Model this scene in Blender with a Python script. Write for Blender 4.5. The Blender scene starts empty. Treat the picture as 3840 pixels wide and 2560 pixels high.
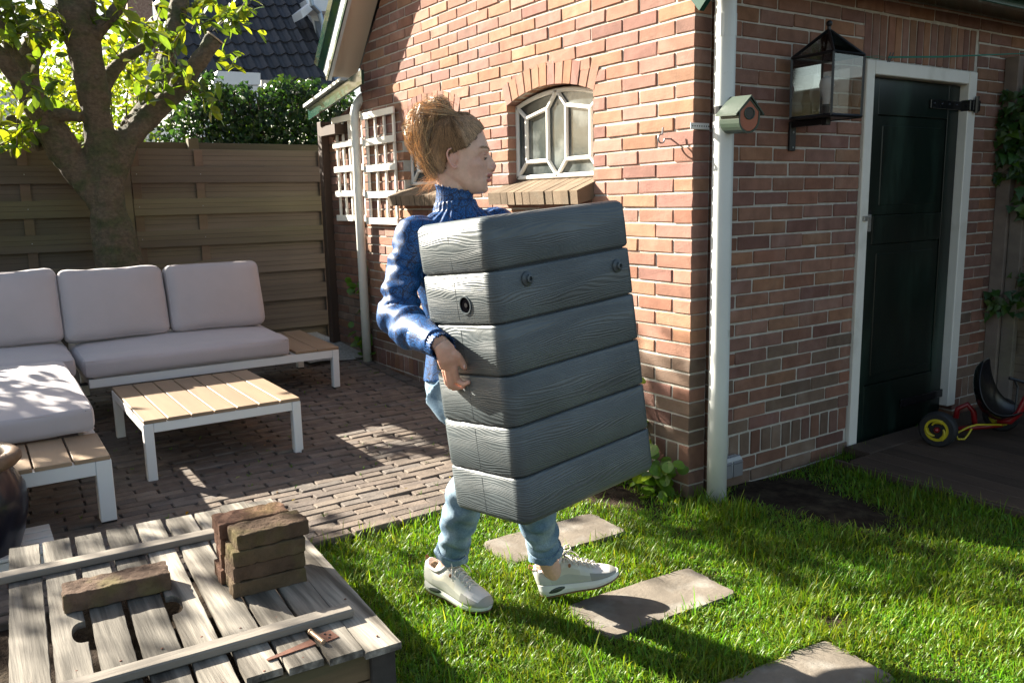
import bpy, math, random
import numpy as np
from mathutils import Vector, Matrix
random.seed(7); rng = np.random.default_rng(11)
SC = bpy.context.scene; COL = SC.collection
R = math.radians
# ------------------------------------------------------------------ camera
CF, CC = 3127.52, np.array([2.46090, -2.53202, 1.29432])
YAW, PIT, ROL = -0.984885, 0.1696196, -0.0213164
_f = np.array([math.cos(PIT)*math.sin(YAW), math.cos(PIT)*math.cos(YAW), -math.sin(PIT)])
_r0 = np.array([math.cos(YAW), -math.sin(YAW), 0.]); _u0 = np.cross(_r0, _f)
CR = _r0*math.cos(ROL)+_u0*math.sin(ROL); CU = np.cross(CR, _f); CFW = _f
cam = bpy.data.cameras.new('camera'); camo = bpy.data.objects.new('camera', cam); COL.objects.link(camo)
cam.sensor_width = 36; cam.lens = CF*36/3840; cam.clip_end = 300; cam.clip_start = .05
M = Matrix.Identity(4)
for i in range(3):
    M[i][0], M[i][1], M[i][2], M[i][3] = CR[i], CU[i], -CFW[i], CC[i]
camo.matrix_world = M
SC.camera = camo
# ------------------------------------------------------------------ light
SUN = np.array([1.0, .52, -.60]); SUN = SUN/np.linalg.norm(SUN)
w = bpy.data.worlds.new('World'); SC.world = w; w.use_nodes = True
nt = w.node_tree; bg = nt.nodes['Background']; sky = nt.nodes.new('ShaderNodeTexSky')
sky.sky_type = 'NISHITA'; sky.sun_disc = False
sky.sun_elevation = math.asin(-SUN[2]); sky.sun_rotation = math.atan2(-SUN[0], -SUN[1])
sky.air_density = 1.0; sky.dust_density = 1.5
tm = nt.nodes.new('ShaderNodeVectorMath'); tm.operation = 'MULTIPLY'; tm.inputs[1].default_value = (1.08, .99, .87); nt.links.new(sky.outputs[0], tm.inputs[0]); nt.links.new(tm.outputs[0], bg.inputs[0]); bg.inputs[1].default_value = 0.05
sl = bpy.data.lights.new('sun', 'SUN'); sl.energy = 5.0; sl.angle = R(.55); sl.color = (1, .93, .80)
so = bpy.data.objects.new('sun', sl); COL.objects.link(so)
so.rotation_euler = Vector(-SUN).to_track_quat('Z', 'Y').to_euler()
SC.view_settings.view_transform = 'Standard'; SC.view_settings.look = 'None'
SC.view_settings.exposure = 2.3; SC.view_settings.gamma = 1
SC.cycles.max_bounces = 8; SC.cycles.transparent_max_bounces = 12
# ------------------------------------------------------------------ survey helpers (photo point -> world point)
SS = 3840/2352
def ray(u, v): u *= SS; v *= SS; return CFW + CR*(u-1920)/CF - CU*(v-1280)/CF
def AX(u, v, x): d = ray(u, v); return CC+d*((x-CC[0])/d[0])
def AY(u, v, y): d = ray(u, v); return CC+d*((y-CC[1])/d[1])
def AZ(u, v, z): d = ray(u, v); return CC+d*((z-CC[2])/d[2])
def AD(u, v, t): return CC+ray(u, v)*t
def gz(x, y=0.): return 0.02+0.035*max(0., -x-.4)*min(1, max(.25, 1+.35*y)) if x < -.4 else 0.0
V = lambda *a: np.array(a, float)
def nrm(a): a = np.asarray(a, float); return a/(np.linalg.norm(a)+1e-12)
# ------------------------------------------------------------------ mesh builder
class MB:
    def __init__(s): s.v = []; s.f = []; s.m = []; s.c = []; s.n = 0
    def add(s, vs, fs, mi=0, col=None):
        vs = np.asarray(vs, float).reshape(-1, 3); b = s.n; s.v.append(vs); s.n += len(vs)
        for f in fs: s.f.append(tuple(i+b for i in f)); s.m.append(mi); s.c.append(col if col is not None else (1, 1, 1))
    def box(s, lo, hi, mi=0, col=None, fr=None, skip=()):
        lo = np.asarray(lo, float); hi = np.asarray(hi, float)
        vs = np.array([[(lo, hi)[(i >> k) & 1][k] for k in range(3)] for i in range(8)])
        if fr is not None: vs = vs@fr[0].T+fr[1]
        F = [(0, 2, 3, 1), (4, 5, 7, 6), (0, 1, 5, 4), (2, 6, 7, 3), (0, 4, 6, 2), (1, 3, 7, 5)]
        s.add(vs, [f for i, f in enumerate(F) if i not in skip], mi, col)
    def bbox(s, lo, hi, r=.004, mi=0, col=None, fr=None):
        # chamfered box
        lo = np.asarray(lo, float); hi = np.asarray(hi, float); c = (lo+hi)/2; h = (hi-lo)/2; r = min(r, min(h)*.45)
        vs = []; idx = {}
        for sx in (-1, 1):
            for sy in (-1, 1):
                for sz in (-1, 1):
                    for a in range(3):
                        q = np.array([sx, sy, sz])*(h-r); q[a] += (sx, sy, sz)[a]*r
                        idx[(sx, sy, sz, a)] = len(vs); vs.append(c+q)
        vs = np.array(vs)
        if fr is not None: vs = vs@fr[0].T+fr[1]
        F = []
        for a in range(3):
            b, d = (a+1) % 3, (a+2) % 3
            for sg in (-1, 1):
                def K(p, q):
                    t = [0, 0, 0]; t[a] = sg; t[b] = p; t[d] = q; return idx[(*t, a)]
                f = [K(-1, -1), K(1, -1), K(1, 1), K(-1, 1)]; F.append(f if sg > 0 else f[::-1])
            for p in (-1, 1):
                for q in (-1, 1):   # edge parallel to a
                    t0 = [0, 0, 0]; t0[b] = p; t0[d] = q; t1 = list(t0); t0[a] = -1; t1[a] = 1
                    f = [idx[(*t0, b)], idx[(*t1, b)], idx[(*t1, d)], idx[(*t0, d)]]
                    F.append(f if p*q < 0 else f[::-1])
        for sx in (-1, 1):
            for sy in (-1, 1):
                for sz in (-1, 1):
                    f = [idx[(sx, sy, sz, a)] for a in range(3)]; F.append(f if sx*sy*sz > 0 else f[::-1])
        s.add(vs, F, mi, col)
    def tube(s, pts, rad, n=10, mi=0, col=None, cap=True, ref=None, rad2=None, closed=False, jit=0):
        P = np.asarray(pts, float); k = len(P)
        rad = np.full(k, rad, float) if np.isscalar(rad) else np.asarray(rad, float)
        rad2 = rad if rad2 is None else (np.full(k, rad2, float) if np.isscalar(rad2) else np.asarray(rad2, float))
        T = np.gradient(P, axis=0); T /= np.linalg.norm(T, axis=1)[:, None]+1e-12
        up = nrm(ref) if ref is not None else (V(0, 0, 1) if abs(T[0][2]) < .9 else V(1, 0, 0))
        A = nrm(np.cross(T[0], up)); th = np.arange(n)*2*math.pi/n; rows = []
        for i in range(k):
            A = nrm(np.cross(T[i], up)) if ref is not None else nrm(A-T[i]*np.dot(A, T[i])); B = np.cross(A, T[i])
            jj = 1+(rng.normal(size=n)*jit if jit else 0)
            rows.append(P[i]+(np.outer(np.cos(th)*jj, A)*rad[i]+np.outer(np.sin(th)*jj, B)*rad2[i]))
        vs = np.vstack(rows); F = []
        for i in range(k-1):
            for j in range(n): F.append((i*n+j, i*n+(j+1) % n, (i+1)*n+(j+1) % n, (i+1)*n+j))
        if cap: F.append(tuple(range(n))[::-1]); F.append(tuple((k-1)*n+j for j in range(n)))
        s.add(vs, F, mi, col)
    def ell(s, c, r, n=14, mi=0, col=None, rot=None):
        vs = []; F = []; m = n//2
        for i in range(m+1):
            ph = math.pi*i/m
            for j in range(n):
                th = 2*math.pi*j/n; vs.append([math.sin(ph)*math.cos(th), math.sin(ph)*math.sin(th), math.cos(ph)])
        vs = np.array(vs)*np.asarray(r, float)
        if rot is not None: vs = vs@np.asarray(rot).T
        for i in range(m):
            for j in range(n): F.append((i*n+j, (i+1)*n+j, (i+1)*n+(j+1) % n, i*n+(j+1) % n))
        s.add(vs+np.asarray(c, float), F, mi, col)
    def lathe(s, c, prof, n=40, mi=0, col=None, fr=None):
        vs = []; F = []; k = len(prof)
        for r_, z in prof:
            for j in range(n): a = 2*math.pi*j/n; vs.append([r_*math.cos(a), r_*math.sin(a), z])
        vs = np.array(vs)
        if fr is not None: vs = vs@fr.T
        for i in range(k-1):
            for j in range(n): F.append((i*n+j, i*n+(j+1) % n, (i+1)*n+(j+1) % n, (i+1)*n+j))
        s.add(vs+np.asarray(c, float), F, mi, col)
    def prism(s, poly, off, mi=0, col=None):
        # polygon (3-D points) extruded by vector off
        p = np.asarray(poly, float); n = len(p); off = np.asarray(off, float)
        F = [tuple(range(n))[::-1], tuple(range(n, 2*n))]+[(i, (i+1) % n, n+(i+1) % n, n+i) for i in range(n)]
        s.add(np.vstack([p, p+off]), F, mi, col)
    def build(s, name, mats, parent=None, smooth=False, **tags):
        me = bpy.data.meshes.new(name)
        vs = np.vstack(s.v) if s.v else np.zeros((0, 3))
        me.from_pydata(vs.tolist(), [], s.f)
        if not isinstance(mats, (list, tuple)): mats = [mats]
        for m_ in mats: me.materials.append(m_)
        me.polygons.foreach_set('material_index', s.m)
        ca = me.color_attributes.new('tint', 'FLOAT_COLOR', 'CORNER')
        lt = np.array([len(f) for f in s.f]); cc = np.ones((len(s.f), 4)); cc[:, :3] = np.array(s.c, float).reshape(-1, 3)
        ca.data.foreach_set('color', np.repeat(cc, lt, axis=0).ravel().tolist() if False else np.repeat(cc, lt, axis=0).astype(np.float32).ravel())
        if smooth: me.polygons.foreach_set('use_smooth', [True]*len(me.polygons))
        me.update()
        o = bpy.data.objects.new(name, me); COL.objects.link(o)
        if parent is not None: o.parent = parent
        for k_, v_ in tags.items(): o[k_] = v_
        return o
def thing(name, label, cat, group=None, loc=None):
    o = bpy.data.objects.new(name, None); COL.objects.link(o); o['label'] = label; o['category'] = cat
    if group: o['group'] = group
    if loc is not None: o.location = loc
    return o
def tag(o, label=None, cat=None, group=None, kind=None):
    for k_, v_ in (('label', label), ('category', cat), ('group', group), ('kind', kind)):
        if v_: o[k_] = v_
    return o
def remesh(o, vox, smooth=2, fac=.5):
    m1 = o.modifiers.new('r', 'REMESH'); m1.mode = 'VOXEL'; m1.voxel_size = vox; m1.use_smooth_shade = True
    if smooth: m2 = o.modifiers.new('s', 'SMOOTH'); m2.iterations = smooth; m2.factor = fac
    dg = bpy.context.evaluated_depsgraph_get(); ev = o.evaluated_get(dg)
    me = bpy.data.meshes.new_from_object(ev, depsgraph=dg); old = o.data
    o.modifiers.clear(); mats = [m_ for m_ in old.materials]; o.data = me
    if not me.materials:
        for m_ in mats: me.materials.append(m_)
    me.name = o.name
    me.polygons.foreach_set('use_smooth', [True]*len(me.polygons)); me.update()
    return o
def meshco(o):
    a = np.empty(len(o.data.vertices)*3, np.float32); o.data.vertices.foreach_get('co', a); return a.reshape(-1, 3).astype(float)
def setco(o, a): o.data.vertices.foreach_set('co', a.astype(np.float32).ravel()); o.data.update()
def vcol(o, cols):
    me = o.data
    for c_ in list(me.color_attributes): me.color_attributes.remove(c_)
    ca = me.color_attributes.new('tint', 'FLOAT_COLOR', 'POINT'); c4 = np.ones((len(cols), 4), np.float32); c4[:, :3] = cols
    ca.data.foreach_set('color', c4.ravel())
# smooth pseudo noise in numpy
_ph = rng.uniform(0, 6.28, (24, 1)); _dr = rng.normal(size=(24, 3)); _dr /= np.linalg.norm(_dr, axis=1)[:, None]
def snoise(p, freq, k=8):
    p = np.asarray(p, float).reshape(-1, 3); o_ = np.zeros(len(p))
    for i in range(k): o_ += np.sin((p@_dr[i])*freq*(1+.35*i)+_ph[i])
    return o_/math.sqrt(k)
# ------------------------------------------------------------------ materials
MATS = {}
def pmat(name, col, rough=.6, var=.12, scale=6., bump=.0, bscale=60., stretch=(1, 1, 1), metal=0., spec=.5, tint=False, trans=0., col2=None,
         c2scale=3., c2lo=.45, c2hi=.6, coat=0., alpha=None, emis=None, sheen=0., bdist=.002, det=5.):
    m = bpy.data.materials.new(name); m.use_nodes = True; t = m.node_tree; N = t.nodes; L = t.links
    b = N['Principled BSDF']; b.inputs['Roughness'].default_value = rough; b.inputs['Metallic'].default_value = metal
    b.inputs['Specular IOR Level'].default_value = spec
    if coat: b.inputs['Coat Weight'].default_value = coat
    if sheen: b.inputs['Sheen Weight'].default_value = sheen
    tc = N.new('ShaderNodeTexCoord'); mp = N.new('ShaderNodeMapping'); mp.inputs['Scale'].default_value = stretch
    L.new(tc.outputs['Object'], mp.inputs[0])
    no = N.new('ShaderNodeTexNoise'); no.inputs['Scale'].default_value = scale; no.inputs['Detail'].default_value = det; no.inputs['Roughness'].default_value = .6
    L.new(mp.outputs[0], no.inputs['Vector'])
    mr = N.new('ShaderNodeMapRange'); mr.inputs['From Min'].default_value = .25; mr.inputs['From Max'].default_value = .75
    mr.inputs['To Min'].default_value = 1-var; mr.inputs['To Max'].default_value = 1+var; L.new(no.outputs[0], mr.inputs[0])
    rgb = N.new('ShaderNodeRGB'); rgb.outputs[0].default_value = (*col, 1); cur = rgb.outputs[0]
    if col2 is not None:
        n2 = N.new('ShaderNodeTexNoise'); n2.inputs['Scale'].default_value = c2scale; n2.inputs['Detail'].default_value = 6; L.new(mp.outputs[0], n2.inputs['Vector'])
        r2 = N.new('ShaderNodeMapRange'); r2.inputs['From Min'].default_value = c2lo; r2.inputs['From Max'].default_value = c2hi; L.new(n2.outputs[0], r2.inputs[0])
        mx = N.new('ShaderNodeMix'); mx.data_type = 'RGBA'; L.new(r2.outputs[0], mx.inputs[0]); L.new(cur, mx.inputs[6]); mx.inputs[7].default_value = (*col2, 1); cur = mx.outputs[2]
    if tint:
        at = N.new('ShaderNodeAttribute'); at.attribute_name = 'tint'
        mt = N.new('ShaderNodeMix'); mt.data_type = 'RGBA'; mt.blend_type = 'MULTIPLY'; mt.inputs[0].default_value = 1
        L.new(cur, mt.inputs[6]); L.new(at.outputs[0], mt.inputs[7]); cur = mt.outputs[2]
    mv = N.new('ShaderNodeVectorMath'); mv.operation = 'SCALE'; L.new(cur, mv.inputs[0]); L.new(mr.outputs[0], mv.inputs['Scale'])
    L.new(mv.outputs[0], b.inputs['Base Color'])
    if bump:
        nb = N.new('ShaderNodeTexNoise'); nb.inputs['Scale'].default_value = bscale; nb.inputs['Detail'].default_value = 6; nb.inputs['Roughness'].default_value = .65
        L.new(mp.outputs[0], nb.inputs['Vector'])
        bp = N.new('ShaderNodeBump'); bp.inputs['Strength'].default_value = bump; bp.inputs['Distance'].default_value = bdist
        L.new(nb.outputs[0], bp.inputs['Height']); L.new(bp.outputs[0], b.inputs['Normal'])
    if trans:
        tr = N.new('ShaderNodeBsdfTranslucent'); ms = N.new('ShaderNodeMixShader'); ms.inputs[0].default_value = trans
        vm = N.new('ShaderNodeVectorMath'); vm.operation = 'MULTIPLY'; vm.inputs[1].default_value = (1.9, 1.75, .9); L.new(mv.outputs[0], vm.inputs[0])
        L.new(vm.outputs[0], tr.inputs[0]); L.new(b.outputs[0], ms.inputs[1]); L.new(tr.outputs[0], ms.inputs[2])
        L.new(ms.outputs[0], N['Material Output'].inputs[0])
    MATS[name] = m; m['bsdf'] = 1
    return m
def nodes(m): return m.node_tree.nodes, m.node_tree.links, m.node_tree.nodes['Principled BSDF']
brickM = pmat('brick', (1, 1, 1), .88, .22, 14, .5, 120, tint=True, bdist=.005, spec=.2, col2=(1.3, 1.5, 1.65), c2scale=6, c2lo=.54, c2hi=.86)
mortarM = pmat('mortar', (.46, .43, .38), .95, .2, 30, .8, 150, bdist=.004, spec=.1)
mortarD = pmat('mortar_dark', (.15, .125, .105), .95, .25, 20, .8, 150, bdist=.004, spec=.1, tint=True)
paverM = pmat('paver', (1, 1, 1), .85, .3, 16, .7, 90, tint=True, bdist=.005, spec=.25)
whiteP = pmat('white_paint', (.74, .71, .64), .5, .05, 9, .15, 50, col2=(.55, .52, .44), c2scale=4, c2lo=.62, c2hi=.78)
whiteM = pmat('white_metal', (.74, .74, .73), .42, .03, 4)
creamP = pmat('cream_paint', (.78, .75, .68), .5, .04, 8, .1, 40)
beigeP = pmat('beige_paint', (.55, .46, .36), .5, .05, 5)
greenP = pmat('green_gloss_paint', (.012, .055, .04), .22, .3, 6, .12, 30, coat=.3)
doorP = pmat('dark_green_door_paint', (.003, .009, .007), .3, .4, 10, .35, 40, stretch=(1, 1, .25), col2=(.02, .04, .03), c2scale=5, c2lo=.5, c2hi=.8, bdist=.001)
pvcM = pmat('grey_white_plastic_pipe', (.62, .64, .62), .38, .06, 5, .1, 30, col2=(.45, .46, .42), c2scale=14, c2lo=.68, c2hi=.75)
blackM = pmat('black_powder_coat', (.008, .009, .012), .35, .2, 20)
woodT = pmat('teak_plank', (.27, .185, .115), .55, .18, 9, .25, 40, stretch=(.15, 1, 1), tint=True)
woodT2 = pmat('teak_plank_cross', (.34, .235, .145), .55, .18, 9, .25, 40, stretch=(.15, 1, 1), tint=True)
fabM = pmat('grey_lilac_fabric', (.43, .39, .40), .9, .05, 5, .35, 500, sheen=.25, bdist=.0008)
soilM = pmat('soil', (.035, .024, .017), .95, .5, 25, 1., 60, bdist=.02, spec=.1, col2=(.06, .045, .03), c2scale=9)
slabM = pmat('concrete_slab', (.165, .14, .112), .85, .4, 5, .8, 60, col2=(.27, .25, .22), c2scale=9, c2lo=.5, c2hi=.74, spec=.3, bdist=.003)
zincM = pmat('zinc', (.30, .36, .44), .35, .15, 6, metal=.6)
tileM = pmat('roof_tile', (.035, .036, .042), .5, .35, 3, .3, 30, tint=True)
barkM = pmat('bark', (.12, .09, .058), .85, .45, 34, 1., 70, col2=(.07, .075, .032), c2scale=7, c2lo=.45, c2hi=.66, bdist=.012, stretch=(1, 1, 1.6))
cutM = pmat('cut_wood', (.42, .32, .2), .8, .3, 20, .4, 60)
leafM = pmat('leaf', (.085, .15, .016), .34, .25, 30, tint=True, trans=.42)
ivyM = pmat('ivy_leaf', (.022, .06, .014), .36, .3, 30, tint=True, trans=.38)
grassM = pmat('grass_blade', (.092, .21, .012), .45, .2, 40, tint=True, trans=.42, spec=.45)
rustM = pmat('rust', (.15, .06, .035), .8, .4, 40, .4, 120)
rubberM = pmat('rubber', (.012, .012, .013), .7, .2, 30)
blackPl = pmat('black_plastic', (.008, .008, .01), .2, .2, 10)
yellowM = pmat('yellow_plastic', (.45, .37, .015), .35, .1, 10)
redM = pmat('red_paint', (.20, .008, .01), .3, .1, 10)
fenceM = pmat('weathered_fence_wood', (.155, .118, .09), .85, .3, 7, .6, 40, stretch=(1, .08, 1), tint=True, col2=(.17, .17, .05), c2scale=1.4, c2lo=.48, c2hi=.74, bdist=.003)
darkwoodM = pmat('dark_brown_post', (.055, .03, .018), .7, .3, 12, .5, 40, stretch=(1, 1, .1))
deckM = pmat('brown_deck_board', (.07, .046, .032), .75, .3, 12, .3, 60, stretch=(.15, 1, 1), tint=True)
greyP = pmat('grey_plastic', (.30, .31, .31), .45, .05, 10)
skinM = pmat('skin', (1, 1, 1), .46, .10, 70, .15, 260, tint=True, bdist=.0008)
_n, _l, _b = nodes(skinM); _b.inputs['Subsurface Weight'].default_value = .18; _b.inputs['Subsurface Radius'].default_value = (.02, .008, .004); _b.inputs['Subsurface Scale'].default_value = .4
hairM = pmat('hair', (.36, .235, .14), .38, .25, 60, tint=True, trans=.12, spec=.6)
sheathM = pmat('sneaker_upper', (.62, .61, .56), .7, .06, 30, .3, 300, tint=True, bdist=.0006)
soleM = pmat('sneaker_sole', (.72, .72, .68), .5, .05, 20, tint=True)
laceM = pmat('sneaker_lace', (.68, .63, .57), .8, .1, 80)
mossM = pmat('old_brick', (.10, .074, .057), .95, .3, 22, 1., 70, tint=True, col2=(.11, .10, .05), c2scale=9, c2lo=.5, c2hi=.7, bdist=.006, spec=.15)
# old weathered planks: grey wood with pale worn flakes
oldW = pmat('grey_weathered_plank', (.10, .088, .072), .85, .5, 60, 1., 60, stretch=(.05, 1, 1), tint=True, col2=(.31, .28, .235), c2scale=22, c2lo=.40, c2hi=.60, bdist=.004, spec=.2)
# glass
def glassmat(name, col, rough=.03, alpha=.25):
    m = bpy.data.materials.new(name); m.use_nodes = True; t = m.node_tree; N = t.nodes; L = t.links; N.clear()
    o = N.new('ShaderNodeOutputMaterial'); g = N.new('ShaderNodeBsdfGlossy'); g.inputs['Roughness'].default_value = rough
    tr = N.new('ShaderNodeBsdfTransparent'); tr.inputs[0].default_value = (*col, 1); mx = N.new('ShaderNodeMixShader')
    fr = N.new('ShaderNodeFresnel'); fr.inputs[0].default_value = 1.6; ad = N.new('ShaderNodeMath'); ad.operation = 'ADD'; ad.inputs[1].default_value = alpha; ad.use_clamp = True
    L.new(fr.outputs[0], ad.inputs[0]); L.new(ad.outputs[0], mx.inputs[0]); L.new(tr.outputs[0], mx.inputs[1]); L.new(g.outputs[0], mx.inputs[2]); L.new(mx.outputs[0], o.inputs[0]); return m
glassM = glassmat('lantern_glass', (.86, .84, .8), .03, .05)
# ================================================================== STRUCTURE
COLN = .063
BR = [(.29, .155, .11), (.31, .165, .115), (.27, .14, .10), (.30, .165, .105), (.29, .16, .125), (.24, .125, .10), (.30, .17, .13), (.29, .14, .095), (.25, .14, .11), (.32, .165, .10)]
def bcol(dark=1.):
    c = np.array(random.choice(BR))*random.uniform(.82, 1.15)*dark; return tuple(c)
def wall_bricks(mb, mo, O, U, Nn, L, ks, z28, opens, phase=0., dark=lambda x, z: 1., x0=lambda z: 0., soldier=None, dep=.1):
    """stretcher bond. O origin, U along, Nn outward; k is the course number (28 at the plinth), z of top joint = z28+(28-k)*COLN"""
    O = np.asarray(O, float); U = np.asarray(U, float); Nn = np.asarray(Nn, float); Zv = V(0, 0, 1)
    fr = (np.stack([U, -Nn, Zv], axis=1), O)
    for k in ks:
        zt = z28+(28-k)*COLN; zb = zt-COLN; sol = soldier is not None and k == soldier[0]
        if sol: zb = zt-soldier[1]
        st = []
        if sol:
            x = x0(zt)
            while x < L: st.append((x, x+.062)); x += .072
        else:
            x = -.105 if (k % 2 == 0) else 0.; x += phase; x -= .218 if phase > 0 else 0
            while x < L: st.append((x, x+.2105+random.uniform(-.004, .003))); x += .218
        ops = opens(zb+.03, zt-.01)
        segs = [(x0(zt), L)]
        for a, b in ops: segs = [q for s_ in segs for q in ((s_[0], min(s_[1], a)), (max(s_[0], b), s_[1])) if q[1]-q[0] > .002]
        for a, b in segs:
            mo.box((a+.006, .0055, zb), (b-.006, dep, zt), fr=fr, col=(1, 1, 1))
            for p, q in st:
                p2, q2 = max(p, a), min(q, b)
                if q2-p2 < .025: continue
                dz = random.uniform(-.0012, .0012); dy = random.uniform(-.0018, .0018); t = .0038+random.uniform(-.001, .002)
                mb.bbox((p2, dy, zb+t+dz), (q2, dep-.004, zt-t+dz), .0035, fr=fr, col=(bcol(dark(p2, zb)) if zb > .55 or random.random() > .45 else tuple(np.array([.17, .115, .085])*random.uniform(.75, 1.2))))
Z28 = .23
def archz(x, xc, hw, z0, rise):   # height of a segmental arch
    t = (x-xc)/hw; return z0+rise*(1-t*t)
WINS = [(-1.352, -.637), (-2.60, -1.885)]
def opens_left(zb, zt):
    o = []
    for a, b in WINS:
        c = -(a+b)/2; hw = (b-a)/2; zz = (zb+zt)/2
        if 1.385 < zz <= 1.80: o.append((-b, -a))
        elif 1.80 < zz < 1.945:
            # full width of the arch ring at this height
            t = 1-(zz-1.875)/.066; h2 = (hw+.02)*math.sqrt(max(0, min(1, t))) if zz > 1.875 else hw+.02
            if h2 > .02: o.append((c-h2, c+h2))
    return o
shed = thing('brick_shed', 'red brick shed with arched leaded windows and a dark green door in a white frame', 'shed')
mbL, moL = MB(), MB()
# left (gable) wall: U runs to -x from the corner
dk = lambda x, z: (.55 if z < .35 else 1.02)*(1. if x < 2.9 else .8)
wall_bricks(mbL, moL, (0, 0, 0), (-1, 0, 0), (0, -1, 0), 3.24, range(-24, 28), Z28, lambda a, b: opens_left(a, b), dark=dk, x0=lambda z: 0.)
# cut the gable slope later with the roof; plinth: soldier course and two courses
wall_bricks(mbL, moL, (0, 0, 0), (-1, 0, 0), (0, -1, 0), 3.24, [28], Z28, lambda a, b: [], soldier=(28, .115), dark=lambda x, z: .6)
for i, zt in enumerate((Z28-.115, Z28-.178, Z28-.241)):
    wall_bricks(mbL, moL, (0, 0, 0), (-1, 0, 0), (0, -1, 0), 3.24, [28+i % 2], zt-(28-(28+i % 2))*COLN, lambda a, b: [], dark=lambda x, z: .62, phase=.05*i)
def trim_gable(mb):
    for i, a in enumerate(mb.v):
        m_ = a[:, 2] > 2.15
        if m_.any():
            lim = -3.24+np.maximum(0, a[:, 2]-2.2)*1.0; a[:, 0] = np.where(m_, np.maximum(a[:, 0], lim), a[:, 0])
            lim2 = 0.-np.maximum(0, a[:, 2]-2.25)*1.0; a[:, 0] = np.where(m_, np.minimum(a[:, 0], np.maximum(lim2, -1.62)), a[:, 0])
trim_gable(mbL); trim_gable(moL)
# right wall : U runs +y
DOOR = (1.118, 2.10)
def opens_right(zb, zt):
    zz = (zb+zt)/2; o = []
    if zz < 1.905: o.append((DOOR[0]-.112, DOOR[1]-.112))
    elif zz < 2.115: o.append((DOOR[0]-.112-.01, DOOR[1]-.112+.02))
    return o
wall_bricks(mbL, moL, (0, .112, 0), (0, 1, 0), (1, 0, 0), 3.2, range(-4, 28), Z28, opens_right, phase=.055, dark=lambda x, z: (.66 if x > 2.2 else .80))  # bricks darkened to paint deeper shade into this wall
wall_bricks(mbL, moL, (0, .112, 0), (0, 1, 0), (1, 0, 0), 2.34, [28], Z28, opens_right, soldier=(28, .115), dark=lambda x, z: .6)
for i, zt in enumerate((Z28-.115, Z28-.178, Z28-.241)):
    wall_bricks(mbL, moL, (0.004*i, .112, 0), (0, 1, 0), (1, 0, 0), 2.34, [28+i % 2], zt-(28-(28+i % 2))*COLN, opens_right, dark=lambda x, z: .6, phase=.07*i)
# soldier lintel over the door
y = DOOR[0]-.01; fr = (np.stack([V(0, 1, 0), V(-1, 0, 0), V(0, 0, 1)], axis=1), V(0, 0, 0))
moL.box((y, .0055, 1.905), (DOOR[1]+.02, .1, 2.12), fr=fr)
while y < DOOR[1]-.03:
    mbL.bbox((y+.004, random.uniform(-.002, .002), 1.909), (y+.056, .096, 2.112), .003, fr=fr, col=bcol(.8)); y += .0615
# arches over both windows
for a, b in WINS:
    c = (a+b)/2; hw = (b-a)/2+.012; n = 12
    for i in range(n):
        t0, t1 = -1+2*i/n+.012, -1+2*(i+1)/n-.012
        def pt(t, e):
            ang = t*.36; rad = hw/math.sin(.36); return V(c+(rad+e)*math.sin(ang), 0, 1.776+(rad+e)*math.cos(ang)-rad*math.cos(.36))
        jd = random.uniform(-.002, .001)
        poly = [pt(t0, 0), pt(t1, 0), pt(t1, .108), pt(t0, .108)]; poly = [p+V(0, jd-.001, 0) for p in poly]
        mbL.prism(poly, (0, .1, 0), col=bcol(1.05))
    pts_o = [pt(-1+2*i/24, .118) for i in range(25)]; pts_i = [pt(-1+2*i/24, .001) for i in range(25)]
    for i in range(24):
        moL.prism([pts_i[i]+V(0, .0045, 0), pts_i[i+1]+V(0, .0045, 0), pts_o[i+1]+V(0, .0045, 0), pts_o[i]+V(0, .0045, 0)], (0, .09, 0))
mbL.v = [a_+rng.normal(size=a_.shape)*.0009 for a_ in mbL.v]
wallo = mbL.build('wall', brickM, shed); moo = moL.build('mortar', mortarM, wallo)
# window sills: slanting headers
for a, b in WINS:
    mb = MB(); n = 12; x0_, x1_ = a-.06, b+.01
    for i in range(n):
        p = x0_+(x1_-x0_)*i/n+.003; q = x0_+(x1_-x0_)*(i+1)/n-.003; j = random.uniform(-.004, .004)
        prof = [V(p, .06, 1.387), V(p, -.105+j, 1.325), V(p, -.098+j, 1.262), V(p, .06, 1.30)]
        mb.prism(prof, (q-p, 0, 0), col=tuple(np.array([.17, .125, .085])*random.uniform(.8, 1.2)))
    mb.box((x0_+.01, -.09, 1.285), (x1_-.01, .05, 1.325), mi=1, col=(.7, .7, .7))
    mb.build('window_sill', [brickM, mortarM], shed)
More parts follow.
